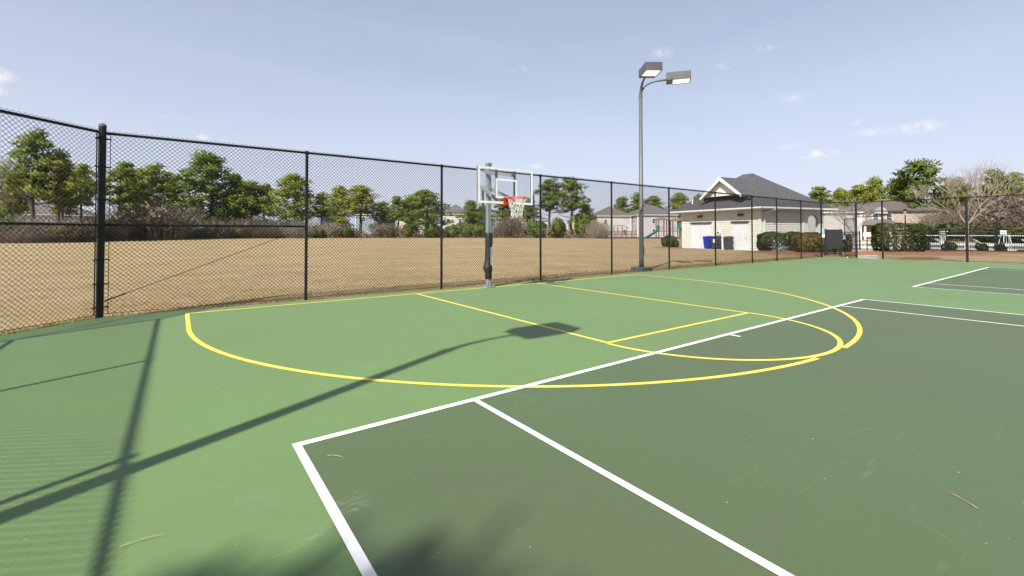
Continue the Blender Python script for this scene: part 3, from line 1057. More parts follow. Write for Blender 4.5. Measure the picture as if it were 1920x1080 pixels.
for sg in (-1, 1):
    vs = [(uu - .36, gv, gz + .01), (uu - .36, gv + sg * (gh + .03), zl), (uu - .36, gv + sg * (gh - .12), zl - .13), (uu - .36, gv, gz - .30)]
    vs += [(x + .035, y, zz) for x, y, zz in vs]
    f = [(0, 1, 2, 3), (7, 6, 5, 4), (0, 4, 5, 1), (2, 6, 7, 3), (1, 5, 6, 2)]
    MB().add(vs, f if sg > 0 else [q[::-1] for q in f]).build('rake_board', 'trim_white', ph)
    vs = [(uu - .325, gv, gz - .07), (uu + .10, gv, gz - .07), (uu + .10, gv + sg * gh, zl - .07), (uu - .325, gv + sg * gh, zl - .07)]
    MB().add(vs, [(0, 1, 2, 3)]).build('gable_soffit', 'trim_white', ph)
for u_, v_, zz, k in ((.9, 7.9, 0, 0), (.75, 6.2, 0, 1), (.80, 1.75, 0, 2)):
    zr = EZ + min(u_, v_, VY - v_) * (PZ - EZ) / RU
    if k == 0:
        MB().tube([(u_, v_, zr - .1), (u_, v_, zr + .38)], .06, 8).build('vent_pipe', 'trim_white', ph)
    elif k == 1:
        MB().tube([(u_, v_, zr - .1), (u_, v_, zr + .32)], .09, 8).tube([(u_, v_, zr + .30), (u_ - .14, v_, zr + .34)], .10, 8).build('roof_vent', 'bin_grey', ph)
    else:
        MB().bar((u_ - .1, v_, zr + .12), (u_ + .28, v_, zr + .30), .34, .16).build('roof_vent', 'bin_grey', ph)
MB().box(-.9, .45, 1.0, 8.6, -.02, .025).build('doorstep_slab', 'concrete', ph)


def at_ph(u, v, z=0):
    return (34.95 + u * .9715 + v * .2368, 13.0 - u * .2368 + v * .9715, z)


# bins and white post by the doors


def wheelie_bin(label, loc, m, rz=AB, sc=1.0):
    t = thing('wheelie_bin', label, 'bin', loc, rz, 'bins by the pool house doors')
    t.scale = (sc, sc, sc)
    rg = []
    for zz, a, b in ((.06, .22, .24), (.55, .26, .28), (1.0, .29, .31)):
        rg.append([(-a, -b, zz), (a, -b, zz), (a, b, zz), (-a, b, zz)])
    MB().rings(rg).build('body', m, t, bevel=.02)
    MB().add([(-.34, -.33, 1.0), (.32, -.33, 1.0), (.32, .33, 1.0), (-.34, .33, 1.0), (-.30, -.30, 1.07), (.30, -.30, 1.13), (.30, .30, 1.13), (-.30, .30, 1.07)],
             [(0, 3, 2, 1), (4, 5, 6, 7), (0, 1, 5, 4), (1, 2, 6, 5), (2, 3, 7, 6), (3, 0, 4, 7)]).build('lid', m, t, bevel=.02)
    MB().tube([(.36, -.24, .98), (.36, .24, .98)], .02, 6).build('handle', m, t)
    for s in (-1, 1):
        MB().tube([(.22, s * .25, .12), (.22, s * .30, .12)], .12, 12).build('wheel', 'rubber_dark', t)
    return t


wheelie_bin('bright blue wheelie bin by the pool house double door', at_ph(-.15, 5.08, -.01), 'bin_blue')
b2 = wheelie_bin('dark grey wheelie bin with white label between the blue bin and the white post', at_ph(-.10, 4.25, -.01), 'bin_grey')
MB().box(-.30, -.292, -.12, .06, .55, .85).build('label_sheet', 'sign_white', b2)
wheelie_bin('grey wheelie bin right of the white post', at_ph(-.02, 3.12, -.01), 'bin_grey', sc=.97)
tag(MB().box(-.06, .06, -.06, .06, -.02, 1.5).box(-.08, .08, -.08, .08, 1.5, 1.55).build('bollard_post', 'trim_white'), 'square white post standing between the grey bins', 'post').location = at_ph(-.30, 3.40, 0)
hr = thing('hose_reel', 'round white hose reel on the pool house wall above the bins', 'hose reel', at_ph(.50, 4.55, 1.38), AB)
MB().tube([(-.08, 0, 0), (.04, 0, 0)], .24, 16).build('drum', 'trim_white', hr)
MB().tube([(-.10, 0, 0), (-.085, 0, 0)], .09, 12).build('hub', 'bin_grey', hr)
MB().box(-.02, .09, -.12, .12, -.36, -.2).build('bracket', 'trim_white', hr)

# ------------------------------------------------------------------ notice board, ball, needles
nb = thing('notice_board', 'black slatted board on three legs beside the open gate', 'board', (32.15, 7.42, -.03), math.atan2(-.53, .71))
for i in range(7):
    MB().box(-.50, .50, -.03, .03, .42 + i * .172, .585 + i * .172).build('slat', 'board_black', nb, bevel=.006)
for xx in (-.46, .46):
    MB().box(xx - .06, xx + .06, .035, .13, -.05, 1.64).build('leg', 'board_black', nb)
MB().box(.16, .28, .20, .32, -.05, .6).build('leg', 'board_black', nb)
me = bpy.data.meshes.new('tennis_ball')
bm = bmesh.new(); bmesh.ops.create_icosphere(bm, subdivisions=3, radius=.034); bm.to_mesh(me); bm.free()
me.polygons.foreach_set('use_smooth', [True] * len(me.polygons))
tb = thing('tennis_ball', 'yellow tennis ball lying on the green near the far gate', 'ball', (28.9, 5.75, .034))
link('felt', me, 'tennis_yellow', tb)
sm = MB()
for i in range(24):
    a, a2 = 2 * math.pi * i / 24, 2 * math.pi * (i + 1) / 24
    def seam(t): 
        p = Vector((math.cos(t), math.sin(t), .55 * math.sin(2 * t))).normalized() * .0345
        return p
    sm.tube([seam(a), seam(a2)], .0012, 4, caps=False)
sm.build('seam', 'sign_white', tb)
NEED = [((-.733, -.630), .16, -.06, 'long dry pine needle on the green near the lower left shadow'), ((.183, -.353), .11, -.86, 'short tan pine twig just inside the near white corner'),
        ((2.69, -2.77), .15, 1.0, 'dry pine needle on the dark court at the lower right'), ((-.305, 1.53), .09, .9, 'tiny dry leaf stalk on the green inside the yellow arc')]
for (x, y), L, a, lb in NEED:
    m_ = MB()
    for k in (-1, 0, 1):
        pts = [(x + L * (t - .5) * math.cos(a + k * .04), y + L * (t - .5) * math.sin(a + k * .04) + .02 * L * math.sin(t * 3) + k * .004 * t, .010 + .006 * math.sin(t * 3.1)) for t in (0, .25, .5, .75, 1)]
        m_.tube(pts, [.0007, .0007, .0007, .0006, .0003], 4)
    tag(m_.build('pine_needle', 'dry_needle'), lb, 'pine needle', 'litter on the court')

# ------------------------------------------------------------------ plants: generators


def pine_crown(name, seed, H, R, base, nb_=26, per=26, flat=.78, clump=.27, top=.25):
    """needle sprays gathered in separate flattish clumps at the ends of limbs, with open air between them"""
    rng = np.random.default_rng(seed)
    cen, out, nr = [], [], []
    for i in range(nb_):
        t = (i + rng.uniform(0, .9)) / nb_
        zb = base + (H * .97 - base) * t
        prof = (math.sin(math.pi * min(1, .22 + .74 * t)) ** .7) * (1 - top * t)
        L = R * prof * rng.uniform(.45, 1.2)
        az = i * 2.399 + rng.uniform(-.6, .6)
        rise = L * rng.uniform(.0, .40)
        for q in (.40, .72, 1.0) if L > R * .35 else (.3, .9):
            a2 = az + rng.uniform(-.35, .35)
            c = np.array([math.cos(a2) * L * q, math.sin(a2) * L * q, min(zb + rise * q + rng.uniform(-.2, .2), H - .25)])
            s = rng.uniform(.55, 1.25) * R * clump
            p = c + unit(rng.normal(0, 1, (per, 3))) * rng.uniform(.25, 1.0, (per, 1)) ** .5 * np.array([s, s, s * flat])
            cen.append(p); out.append(unit(p - c) + np.array([0, 0, .3]))
            nr.append(unit((p - c) / np.array([s, s, s * flat])) + unit(p - np.array([0, 0, zb])) * .35 + np.array([0, 0, .35]))
    cen = np.concatenate(cen)
    return leaves(name, cen, np.concatenate(out), rng, .32, .085, np.concatenate(nr))


def trunk_mesh(name, seed, H, R, base, r0=.19):
    rn_ = random.Random(seed)
    mb = MB()
    pts = [(0, 0, -.3)]
    x = y = 0
    for k in range(1, 8):
        x += rn_.uniform(-.12, .12); y += rn_.uniform(-.12, .12)
        pts.append((x, y, H * .95 * k / 7))
    mb.tube(pts, [r0 * (1 - .82 * k / 7) for k in range(8)], 8)
    for i in range(16):
        t = i / 16
        z_ = base * .8 + (H * .92 - base * .8) * t
        az = i * 2.399
        L = R * .8 * (1 - .5 * t)
        mb.tube([(0, 0, z_), (L * .5 * math.cos(az), L * .5 * math.sin(az), z_ + L * .12), (L * math.cos(az), L * math.sin(az), z_ + L * .35)], [.06, .04, .015], 4, caps=False)
    return mb.mesh(name)


def bush_mesh(name, seed, n, length, width, lumps=9, squash=.8):
    rng = np.random.default_rng(seed)
    cen, out = [], []
    for i in range(lumps):
        a = rng.uniform(0, 6.28); q = rng.uniform(0, .62)
        c = np.array([q * math.cos(a), q * math.sin(a), rng.uniform(.25, .68) * squash])
        r = rng.uniform(.25, .42)
        d = unit(rng.normal(0, 1, (n // lumps, 3)))
        p = c + d * r * rng.uniform(.5, 1.05, (n // lumps, 1)) ** .5
        p[:, 2] = np.abs(p[:, 2])
        cen.append(p); out.append(d)
    return leaves(name, np.concatenate(cen), np.concatenate(out), rng, length, width, np.concatenate(out))


def twig_mesh(name, seed, n, spread=.55):
    """leafless thicket: many fine curved stems from the ground, unit height"""
    rn_ = random.Random(seed)
    mb = MB()
    for i in range(n):
        a = rn_.uniform(0, 6.28); q = rn_.uniform(0, .5) ** .8
        x, y = q * math.cos(a), q * math.sin(a)
        h = rn_.uniform(.35, 1.0) * (1 - .35 * q)
        dx, dy = rn_.uniform(-.3, .3) + x * spread, rn_.uniform(-.3, .3) + y * spread
        p = [(x, y, 0), (x + dx * .3, y + dy * .3, h * .45), (x + dx * .75, y + dy * .75, h * .8), (x + dx, y + dy, h)]
        mb.tube(p, [.0065, .005, .0035, .0015], 3, caps=False)
        for k in range(4):
            s = rn_.uniform(.3, .95)
            bx_, by_, bz_ = x + dx * s, y + dy * s, h * s
            mb.tube([(bx_, by_, bz_), (bx_ + rn_.uniform(-.12, .12), by_ + rn_.uniform(-.12, .12), bz_ + rn_.uniform(.03, .15))], [.003, .001], 3, caps=False)
    return mb.mesh(name)


def bare_tree_mesh(name, seed, H, spread, r0, fork_z, levels=6, lean=.75, tp=.60):
    rn_ = random.Random(seed)
    mb = MB()

    def grow(p, d, L, r, lv):
        q = p + d * L * .5 + Vector((rn_.uniform(-.06, .06), rn_.uniform(-.06, .06), 0)) * L
        e_ = p + d * L
        mb.tube([p, q, e_], [r, r * .85, r * .68], 6 if lv < 2 else (4 if lv < 4 else 3), caps=False)
        if lv >= levels:
            return
        for k in range(3 if lv < 5 else 2):
            ax = Vector((rn_.uniform(-1, 1), rn_.uniform(-1, 1), rn_.uniform(-.25, .8))).normalized()
            nd = (d * 1.15 + ax * .62 + Vector((0, 0, .08))).normalized()
            grow(e_ if k else p + d * L * rn_.uniform(.6, .95), nd, L * rn_.uniform(.58, .80), r * tp, lv + 1)

    mb.tube([(0, 0, -.2), (.02, .01, fork_z * .5), (0, 0, fork_z)], [r0 * 1.25, r0 * 1.02, r0], 10)
    nl = 7
    for k in range(nl):
        a = 2 * math.pi * k / nl + rn_.uniform(-.3, .3)
        up_ = rn_.uniform(.55, 1.1) if k % 2 else rn_.uniform(1.1, 2.2)
        d = Vector((math.cos(a) * lean, math.sin(a) * lean, up_)).normalized()
        grow(Vector((0, 0, fork_z - .1)), d, (H - fork_z) * rn_.uniform(.30, .40) * spread, r0 * .52, 1)
    return mb.mesh(name)


def hedge_mesh(name, seed, lx, ly, h, n, leaf=.10):
    rng = np.random.default_rng(seed)
    p = rng.uniform(-1, 1, (n, 3))
    face = rng.integers(0, 6, n)
    ax_ = rng.random(n)
    lim = 1.0
    for i, (k, s) in enumerate(((0, 1), (0, -1), (1, 1), (1, -1), (2, 1), (2, 1))):
        mk = face == i
        p[mk, k] = s * (lim - np.abs(rng.normal(0, .07, mk.sum())))
    q = np.abs(p[:, :2]).max(1)
    # soften corners, and lumps
    r = np.sqrt((np.abs(p[:, 0]) ** 6 + np.abs(p[:, 1]) ** 6 + np.abs(p[:, 2]) ** 6)) ** (1 / 3)
    p = p / np.maximum(1, r)[:, None]
    out = unit(p * np.array([1 / lx, 1 / ly, 1 / h]) + 1e-6)
    lump = .05 * np.sin(p[:, 0] * 9 + 1) + .04 * np.sin(p[:, 1] * 7 + p[:, 0] * 5) + .04 * np.sin(p[:, 0] * 17 + p[:, 2] * 6)
    c = np.stack([p[:, 0] * lx / 2, p[:, 1] * ly / 2, (p[:, 2] * .5 + .5) * h], 1) + out * lump[:, None]
    c[:, 2] = np.maximum(c[:, 2], .03)
    return leaves(name, c, out, rng, leaf, leaf * .6, out)


PV = {}
for k in range(4):
    PV['pine', k] = (pine_crown('crown', 10 + k, 10, 2.1, 4.6 - .4 * (k % 3), 25 + 2 * k, 46), trunk_mesh('trunk', 30 + k, 10, 2.0, 4.2))
for k in range(3):
    PV['round', k] = (pine_crown('crown', 50 + k, 10, 3.2, 1.7 + .3 * k, 54, 48, flat=.8, clump=.215, top=.35), trunk_mesh('trunk', 70 + k, 10, 2.8, 2.0))
PV['dense', 0] = (pine_crown('crown', 61, 10, 3.2, 1.7, 60, 260, flat=.85, clump=.24, top=.3), trunk_mesh('trunk', 71, 10, 2.8, 2.0))
for (kd, k), (c, t) in PV.items():
    c.materials.append(MATS['pine_bright' if (kd == 'round' and k != 0) or k == 3 else 'pine_needles'])
    t.materials.append(MATS['bark'])


def tree(kind, k, x, y, h, w, label, group=None, rz=0):
    c, t = PV[kind, k]
    e_ = thing('pine_tree', label, 'tree', (x, y, -.03), rz, group)
    s = h / 10.0
    r0 = (4.4 if kind == 'pine' else 6.6)
    e_.scale = (w / r0 * 1.2, w / r0 * 1.2, s)
    link('crown', c, None, e_)
    link('trunk', t, None, e_)
    return e_


TREES = [('pine', 0, -17.6, 91.2, 16.4, 6.3, 'tallest pine at the far left, behind the angled fence section'),
         ('pine', 1, -15.0, 90.7, 13.3, 6.0, 'pine just right of the tallest one at the far left'),
         ('pine', 2, -22.3, 102.2, 10.4, 4.4, 'low pine cut by the left edge of the picture'),
         ('pine', 3, -13.6, 99.6, 12.8, 4.3, 'narrow dark pine just left of the thick corner post'),
         ('pine', 1, -9.0, 107.3, 14.6, 7.2, 'open pine just right of the thick corner post'),
         ('pine', 0, -5.0, 114.4, 15.4, 8.6, 'pine rising over the big brown thicket'),
         ('round', 0, 5.3, 131.5, 21.0, 17.5, 'largest, broad dense pine in the first full fence panel'),
         ('pine', 2, 13.9, 127.7, 14.4, 8.1, 'dark pine against the right flank of the largest pine'),
         ('round', 1, 23.4, 125.6, 16.6, 12.8, 'bushy pine hidden partly by the first line post'),
         ('round', 2, 34.8, 124.7, 14.0, 9.6, 'rounded pine left of the dark-trunked pine in the second panel'),
         ('pine', 3, 38.8, 119.2, 14.2, 9.4, 'pine with dark bare trunk in front of the blue house'),
         ('pine', 1, 48.0, 116.1, 11.6, 6.5, 'slim pine in front of the cream house wall'),
         ('round', 1, 53.9, 110.6, 13.0, 14.0, 'wide rounded pine left of the second line post'),
         ('round', 2, 65.9, 106.7, 10.4, 7.6, 'small rounded pine just left of the hoop pole'),
         ('pine', 2, 74.7, 102.7, 11.8, 7.4, 'pine seen through the glass backboard'),
         ('pine', 0, 78.6, 87.4, 15.8, 7.6, 'left of the two tall pines right of the hoop'),
         ('pine', 1, 81.6, 82.7, 16.0, 8.2, 'right of the two tall pines right of the hoop'),
         ('round', 0, 117.7, 95.8, 13.2, 8.9, 'round tree behind the gap between the two pale houses'),
         ('pine', 0, 130.3, 99.0, 15.4, 6.8, 'pine just left of the light pole behind the house roof'),
         ('pine', 3, 134.8, 95.6, 14.4, 7.6, 'pine just right of the light pole behind the house roof'),
         ('round', 1, 133.4, 84.3, 14.5, 10.6, 'broad tree between light pole and pool house'),
         ('round', 2, 138.7, 80.4, 13.9, 8.9, 'tree showing above the left end of the pool house roof'),
         ('pine', 1, 113.5, 36.8, 11.6, 7.4, 'pine just right of the pool house roof'),
         ('round', 1, 122.9, 36.1, 11.6, 6.8, 'rounded tree second to the right of the pool house roof'),
         ('pine', 3, 126.9, 33.1, 12.5, 6.6, 'pine above the left end of the brown-roofed house'),
         ('round', 2, 123.5, 29.4, 13.5, 6.6, 'rounded tree above the peak of the brown-roofed house'),
         ('round', 0, 121.1, 25.0, 12.9, 7.8, 'dark broad tree right of the brown roof peak'),
         ('pine', 2, 118.0, 21.1, 16.0, 8.6, 'tallest pine on the right with an open flat crown'),
         ('pine', 0, 132.9, 18.0, 13.0, 6.2, 'pine behind the left side of the bare tree'),
         ('round', 0, 145.6, 19.3, 12.2, 8.4, 'rounded tree behind the middle of the bare tree'),
         ('pine', 1, 137.6, 12.8, 14.8, 5.6, 'tall pine right of the bare tree top'),
         ('pine', 3, 136.3, 10.0, 13.6, 5.4, 'pine near the right edge of the picture'),
         ('round', 1, 149.6, 14.3, 11.6, 9.4, 'low rounded tree behind the right side of the bare tree'),
         ('round', 2, 143.5, 7.5, 12.2, 8.6, 'rounded tree cut by the right edge of the picture'),
         ('pine', 3, -20.6, 97.0, 10.1, 3.6, 'small pine behind the leafless trees at the left edge'),
         ('pine', 2, -15.3, 96.5, 11.2, 4.0, 'thin pine between the second left pine and the narrow dark one'),
         ('pine', 3, -7.3, 119.5, 14.8, 6.0, 'pine filling the gap behind the brown thicket'),
         ('pine', 0, -1.4, 133.8, 15.4, 6.2, 'small pine at the left flank of the largest pine'),
         ('round', 1, 11.0, 133.5, 16.5, 8.2, 'rounded pine behind the right flank of the largest pine'),
         ('pine', 1, 17.6, 131.0, 14.3, 6.6, 'open pine left of the bushy pine at the first line post'),
         ('pine', 0, 31.0, 128.6, 12.6, 6.2, 'slim pine between the first line post and the rounded pine'),
         ('round', 0, 46.0, 121.8, 10.2, 6.3, 'low rounded pine in front of the right end of the blue house'),
         ('pine', 2, 51.5, 115.5, 11.3, 5.8, 'slim pine at the left flank of the wide rounded pine'),
         ('round', 1, 69.6, 106.4, 9.3, 7.0, 'low bright pine just right of the hoop pole'),
         ('pine', 3, 76.8, 94.4, 11.0, 6.2, 'lower pine left of the two tall pines'),
         ('round', 2, 89.6, 84.8, 9.4, 6.6, 'low pine right of the two tall pines'),
         ('round', 0, 141.5, 39.0, 12.2, 8.0, 'dark rounded tree far behind the beige wing'),
         ('pine', 2, 140.0, 28.0, 14.2, 7.0, 'pine far behind the brown roof peak'),
         ('round', 1, 152.0, 22.0, 13.6, 8.0, 'bright rounded tree just right of the tallest right pine'),
         ('dense', 0, -13.36, -8.08, 14.0, 4.0, 'pine behind the camera whose crown shades the near court')]
for i, (kd, k, x, y, h, w, lb) in enumerate(TREES):
    tree(kd, k, x, y, h, w, lb, 'pines around the field', rz=i * 1.3)

# bare trees
bt = thing('bare_tree', 'large spreading leafless tree with pale trunk behind the far right fence', 'tree', (47.2, 3.75, -.03))
link('trunk_and_branches', bare_tree_mesh('branches', 5, 7.0, .92, .098, 2.1, 7, .75, .61), 'bark_pale', bt)
bt = thing('bare_tree', 'small leafless tree in front of the beige wing behind the gate', 'tree', (62.5, 15.3, -.03))
link('trunk_and_branches', bare_tree_mesh('branches', 8, 5.8, .95, .08, 1.3, 6, .7, .72), 'twig_grey', bt)
for x, y, h, lb in ((-22.2, 99.6, 14.4, 'tall thin leafless tree at the left edge'), (-20.4, 97.0, 11.5, 'second thin leafless tree left of the tallest left pine')):
    bt = thing('bare_tree', lb, 'tree', (x, y, -.03))
    link('trunk_and_branches', bare_tree_mesh('branches', int(h), h, .75, .13, h * .3, 6, .45, .70), 'twig_brown', bt)

# shrubs along the field edge
GB = [bush_mesh('foliage', 100 + k, 2600, .085, .045) for k in range(3)]
TW = [twig_mesh('stems', 110 + k, 700) for k in range(3)]
for g_m in GB:
    g_m.materials.append(MATS['shrub_green'])
for k, t_m in enumerate(TW):
    t_m.materials.append(MATS['twig_brown' if k < 2 else 'twig_grey'])
RB = bush_mesh('foliage', 120, 2600, .07, .03, 12); RB.materials.append(MATS['brush_brown'])
RR = bush_mesh('foliage', 121, 3200, .06, .022, 14); RR.materials.append(MATS['brush_rose'])


DB = [bush_mesh('foliage', 160 + k, 2200, .11, .065, 8, .85) for k in range(2)]
for q_ in DB:
    q_.materials.append(MATS['hedge_dark'])


def shrub(kind, k, x, y, h, w, label, name='shrub', rz=0):
    t = thing(name, label, 'shrub', (x, y, -.03), rz, 'shrubs along the field edge')
    t.scale = (w / 1.7, w / 1.7, h)
    if kind == 'green':
        link('foliage', GB[k % 3], None, t)
    elif kind == 'brown':
        link('stems', TW[k % 3], None, t); link('foliage', RB, None, t)
    elif kind == 'twig':
        link('stems', TW[k % 3], None, t)
    elif kind == 'dark':
        link('foliage', DB[k % 2], None, t)
    elif kind == 'rose':
        link('foliage', RR, None, t); link('stems', TW[0], None, t)
    return t


SH = [('green', 2, 28.0, 119.0, 3.6, 6.0, 'green shrub right of the first line post'), ('green', 0, 54.5, 107.0, 4.2, 6.6, 'green shrub under the wide rounded pine'), ('green', 1, 62.0, 102.6, 4.0, 5.6, 'green shrub between the second line post and the hoop'),
      ('green', 2, 11.5, 121.5, 3.0, 5.0, 'low green shrub right of the largest pine'), ('brown', 0, -4.6, 107.5, 8.8, 15.0, 'huge brown thicket right of the thick corner post'), ('twig', 1, -11.8, 97.4, 5.1, 9.1, 'grey brown thicket left of the thick corner post'),
      ('twig', 2, -17.4, 87.6, 4.3, 10.1, 'leafless thicket under the tallest left pine'), ('brown', 1, -13.5, 87.2, 3.6, 7.0, 'low brown thicket under the second left pine'),
      ('green', 0, -20.2, 88.0, 5.4, 4.7, 'green shrub at the left edge under the pines'), ('twig', 0, 7.2, 126.0, 5.6, 15.6, 'grey thicket under the largest pine'),
      ('twig', 1, 15.0, 123.0, 6.2, 13.2, 'leafless thicket right of the largest pine'), ('green', 1, 1.0, 124.8, 3.7, 4.4, 'small bright green shrub left of the largest pine'),
      ('twig', 2, 24.2, 120.6, 5.2, 11.0, 'thicket under the bushy pine at the first line post'), ('brown', 2, 31.2, 120.7, 4.6, 9.9, 'brown thicket left of the dark-trunked pine'),
      ('green', 2, 35.2, 117.2, 3.4, 5.2, 'green shrub just left of the dark bare trunk'), ('brown', 0, 44.5, 115.0, 4.6, 8.8, 'brown shrub in front of the blue house'),
      ('green', 0, 49.8, 111.1, 5.0, 6.4, 'bright green shrub under the slim pine'), ('green', 1, 58.9, 105.4, 4.4, 7.0, 'green shrub at the second line post'),
      ('green', 2, 65.0, 101.0, 4.6, 7.3, 'green shrub left of the hoop pole'), ('rose', 0, 71.6, 94.9, 6.6, 9.5, 'rosy leafless shrub behind the hoop net'),
      ('green', 0, 74.2, 88.4, 5.6, 7.4, 'bright green shrub left of the third line post'), ('green', 1, 77.6, 82.5, 5.8, 7.2, 'green shrub at the foot of the two tall pines'),
      ('green', 2, 80.6, 77.4, 7.4, 6.7, 'tall bright green shrub right of the two tall pines'), ('twig', 2, 82.2, 73.6, 5.0, 7.6, 'rounded leafless shrub left of the playground'),
      ('green', 1, 69.5, 97.5, 4.6, 5.4, 'small green shrub right of the hoop pole'), ('rose', 1, 112.0, 6.0, 9.5, 17.0, 'wide reddish leafless thicket at the right edge'),
      ('dark', 0, 86.0, 12.5, 3.4, 9.0, 'dark shrubbery beyond the pool left of the bare tree'), ('dark', 2, 92.0, 5.0, 3.2, 10.0, 'dark shrubbery beyond the pool right of the bare tree'),
      ('dark', 1, 97.0, 0.0, 3.4, 11.0, 'dark shrubbery beyond the pool at the right edge'), ('brown', 1, 104.0, 13.0, 6.5, 12.0, 'brown brush behind the trunk of the bare tree')]
for i, (kd, k, x, y, h, w, lb) in enumerate(SH):
    shrub(kd, k, x, y, h, w, lb, rz=i * 1.1)

# undergrowth that reads as one mass along the edge of the field
EDGE = [(-40, 74), (-21, 85.5), (-13, 89.5), (-8.5, 101), (-3, 113), (3, 123), (14, 122), (25, 119.5), (36, 116), (48, 110), (58, 104), (66, 98.5), (73, 88), (79, 76.5), (82.5, 71.5)]
rng = np.random.default_rng(77)
cen = []
for (xa, ya), (xb, yb) in zip(EDGE[:-1], EDGE[1:]):
    L = math.hypot(xb - xa, yb - ya)
    n_ = int(L * 120)
    t_ = rng.random(n_)
    off = np.abs(rng.normal(0, 2.0, n_))
    dx_, dy_ = (xb - xa) / L, (yb - ya) / L
    hh = (1.3 + .9 * np.sin(xa + t_ * L * .9) * np.sin(t_ * L * .37 + ya)) * rng.random(n_) ** 1.3 * 1.5
    cen.append(np.stack([xa + (xb - xa) * t_ - dy_ * off, ya + (yb - ya) * t_ + dx_ * off, hh], 1))
cen = np.concatenate(cen)
ug = link('undergrowth', leaves('undergrowth', cen, np.tile([0, 0, 1.0], (len(cen), 1)), rng, .65, .13), 'brush_brown')
ug['kind'] = 'stuff'; ug['label'] = 'low brown undergrowth along the far edge of the field'

# hedges and garden shrubs
HL = [(at_ph(2.0, -.75), 6.2, 1.1, 1.36, 'hedge_dark', 'dark green clipped hedge along the pool house wall', AB), (at_ph(3.4, -2.0), 5.6, 1.2, 1.22, 'hedge_gold', 'golden brown clipped hedge in front of the dark green one', AB),
      ((40.3, 6.2, 0), 2.8, 1.6, 2.0, 'hedge_dark', 'big box-clipped hedge right of the gate', rad(-42)), ((33.9, 9.2, 0), 2.2, 1.0, 1.05, 'hedge_gold', 'golden hedge behind the black board and gate leaf', rad(-36)),
      ((38.1, 9.3, 0), 1.9, 1.1, 1.2, 'hedge_gold', 'short golden hedge seen through the gate leaf', rad(-36))]
for i, (p, lx, ly, h, m_, lb, rz) in enumerate(HL):
    t = thing('hedge', lb, 'hedge', (p[0], p[1], -.02), rz, 'clipped hedges near the gate')
    link('foliage', hedge_mesh('foliage', 140 + i, lx, ly, h, int(2600 * (lx * h + ly * h + lx * ly) / 4)), m_, t)
    st = MB()
    for k in range(int(lx * 2)):
        xx = -lx / 2 + (k + .5) * .5
        st.tube([(xx, 0, -.05), (xx + .1, .1, h * .8)], [.03, .015], 5)
    st.build('stems', 'bark', t)
for i, (x, y, h, w, lb) in enumerate([(37.0, 22.6, 1.5, 1.7, 'dark shrub left of the pool house corner'), (35.5, 21.1, 1.3, 1.4, 'smaller dark shrub against the pool house corner'),
                                     (45.1, 5.6, .85, .60, 'small shrub just right of the big box hedge'), (45.6, 4.45, .95, 1.15, 'wide dark shrub on the pool fence left of the bare tree'),
                                     (46.0, 2.85, .90, .90, 'dark shrub just right of the bare tree trunk'), (46.2, 1.95, .85, .80, 'dark shrub by the right lamp post'), (46.4, .95, .32, .6, 'lowest tiny shrub right of the right lamp post')]):
    t = thing('garden_shrub', lb, 'shrub', (x, y, -.02), i * 1.7, 'small shrubs in the mulch beds')
    t.scale = (w / 1.7, w / 1.7, h)
    link('foliage', DB[i % 2], None, t)
bk = thing('tubing_heap', 'tangle of grey tubing lying against the dark hedge', 'garden debris', at_ph(-.1, -1.6, 0), AB)
hb = MB()
rq = random.Random(9)
for k in range(14):
    a = rq.uniform(-.7, .7)
    pts = [(rq.uniform(-.7, .7), rq.uniform(-.25, .25), .04), (rq.uniform(-.6, .6), rq.uniform(-.2, .2), rq.uniform(.2, .55)), (rq.uniform(-.8, .8), rq.uniform(-.2, .2), rq.uniform(.05, .4))]
    hb.tube(pts, .012, 5)
hb.build('tubing', 'latch_teal', bk)

# ------------------------------------------------------------------ pool fence, lamps, pool furniture


def picket_fence(label, a, b, h=1.5):
    a, b = Vector((*a, 0)), Vector((*b, 0))
    d = b - a
    L = d.length
    t = thing('picket_fence', label, 'fence', (a.x, a.y, -.03), math.atan2(d.y, d.x), 'black pool fence')
    pk = MB()
    n_ = int(L / .11)
    for k in range(n_):
        s = (k + .5) * L / n_
        pk.box(s - .012, s + .012, -.012, .012, .08, h - .04)
    o_ = pk.build('pickets', 'black_vinyl', t); o_['kind'] = 'stuff'
    for zz in (.16, h - .22, h - .04):
        MB().box(0, L, -.02, .02, zz - .022, zz + .022).build('rail', 'black_vinyl', t)
    m_ = int(L / 2.4)
    for k in range(m_ + 1):
        s = k * L / m_
        MB().box(s - .03, s + .03, -.03, .03, -.05, h + .06).build('post', 'black_vinyl', t)
    return t


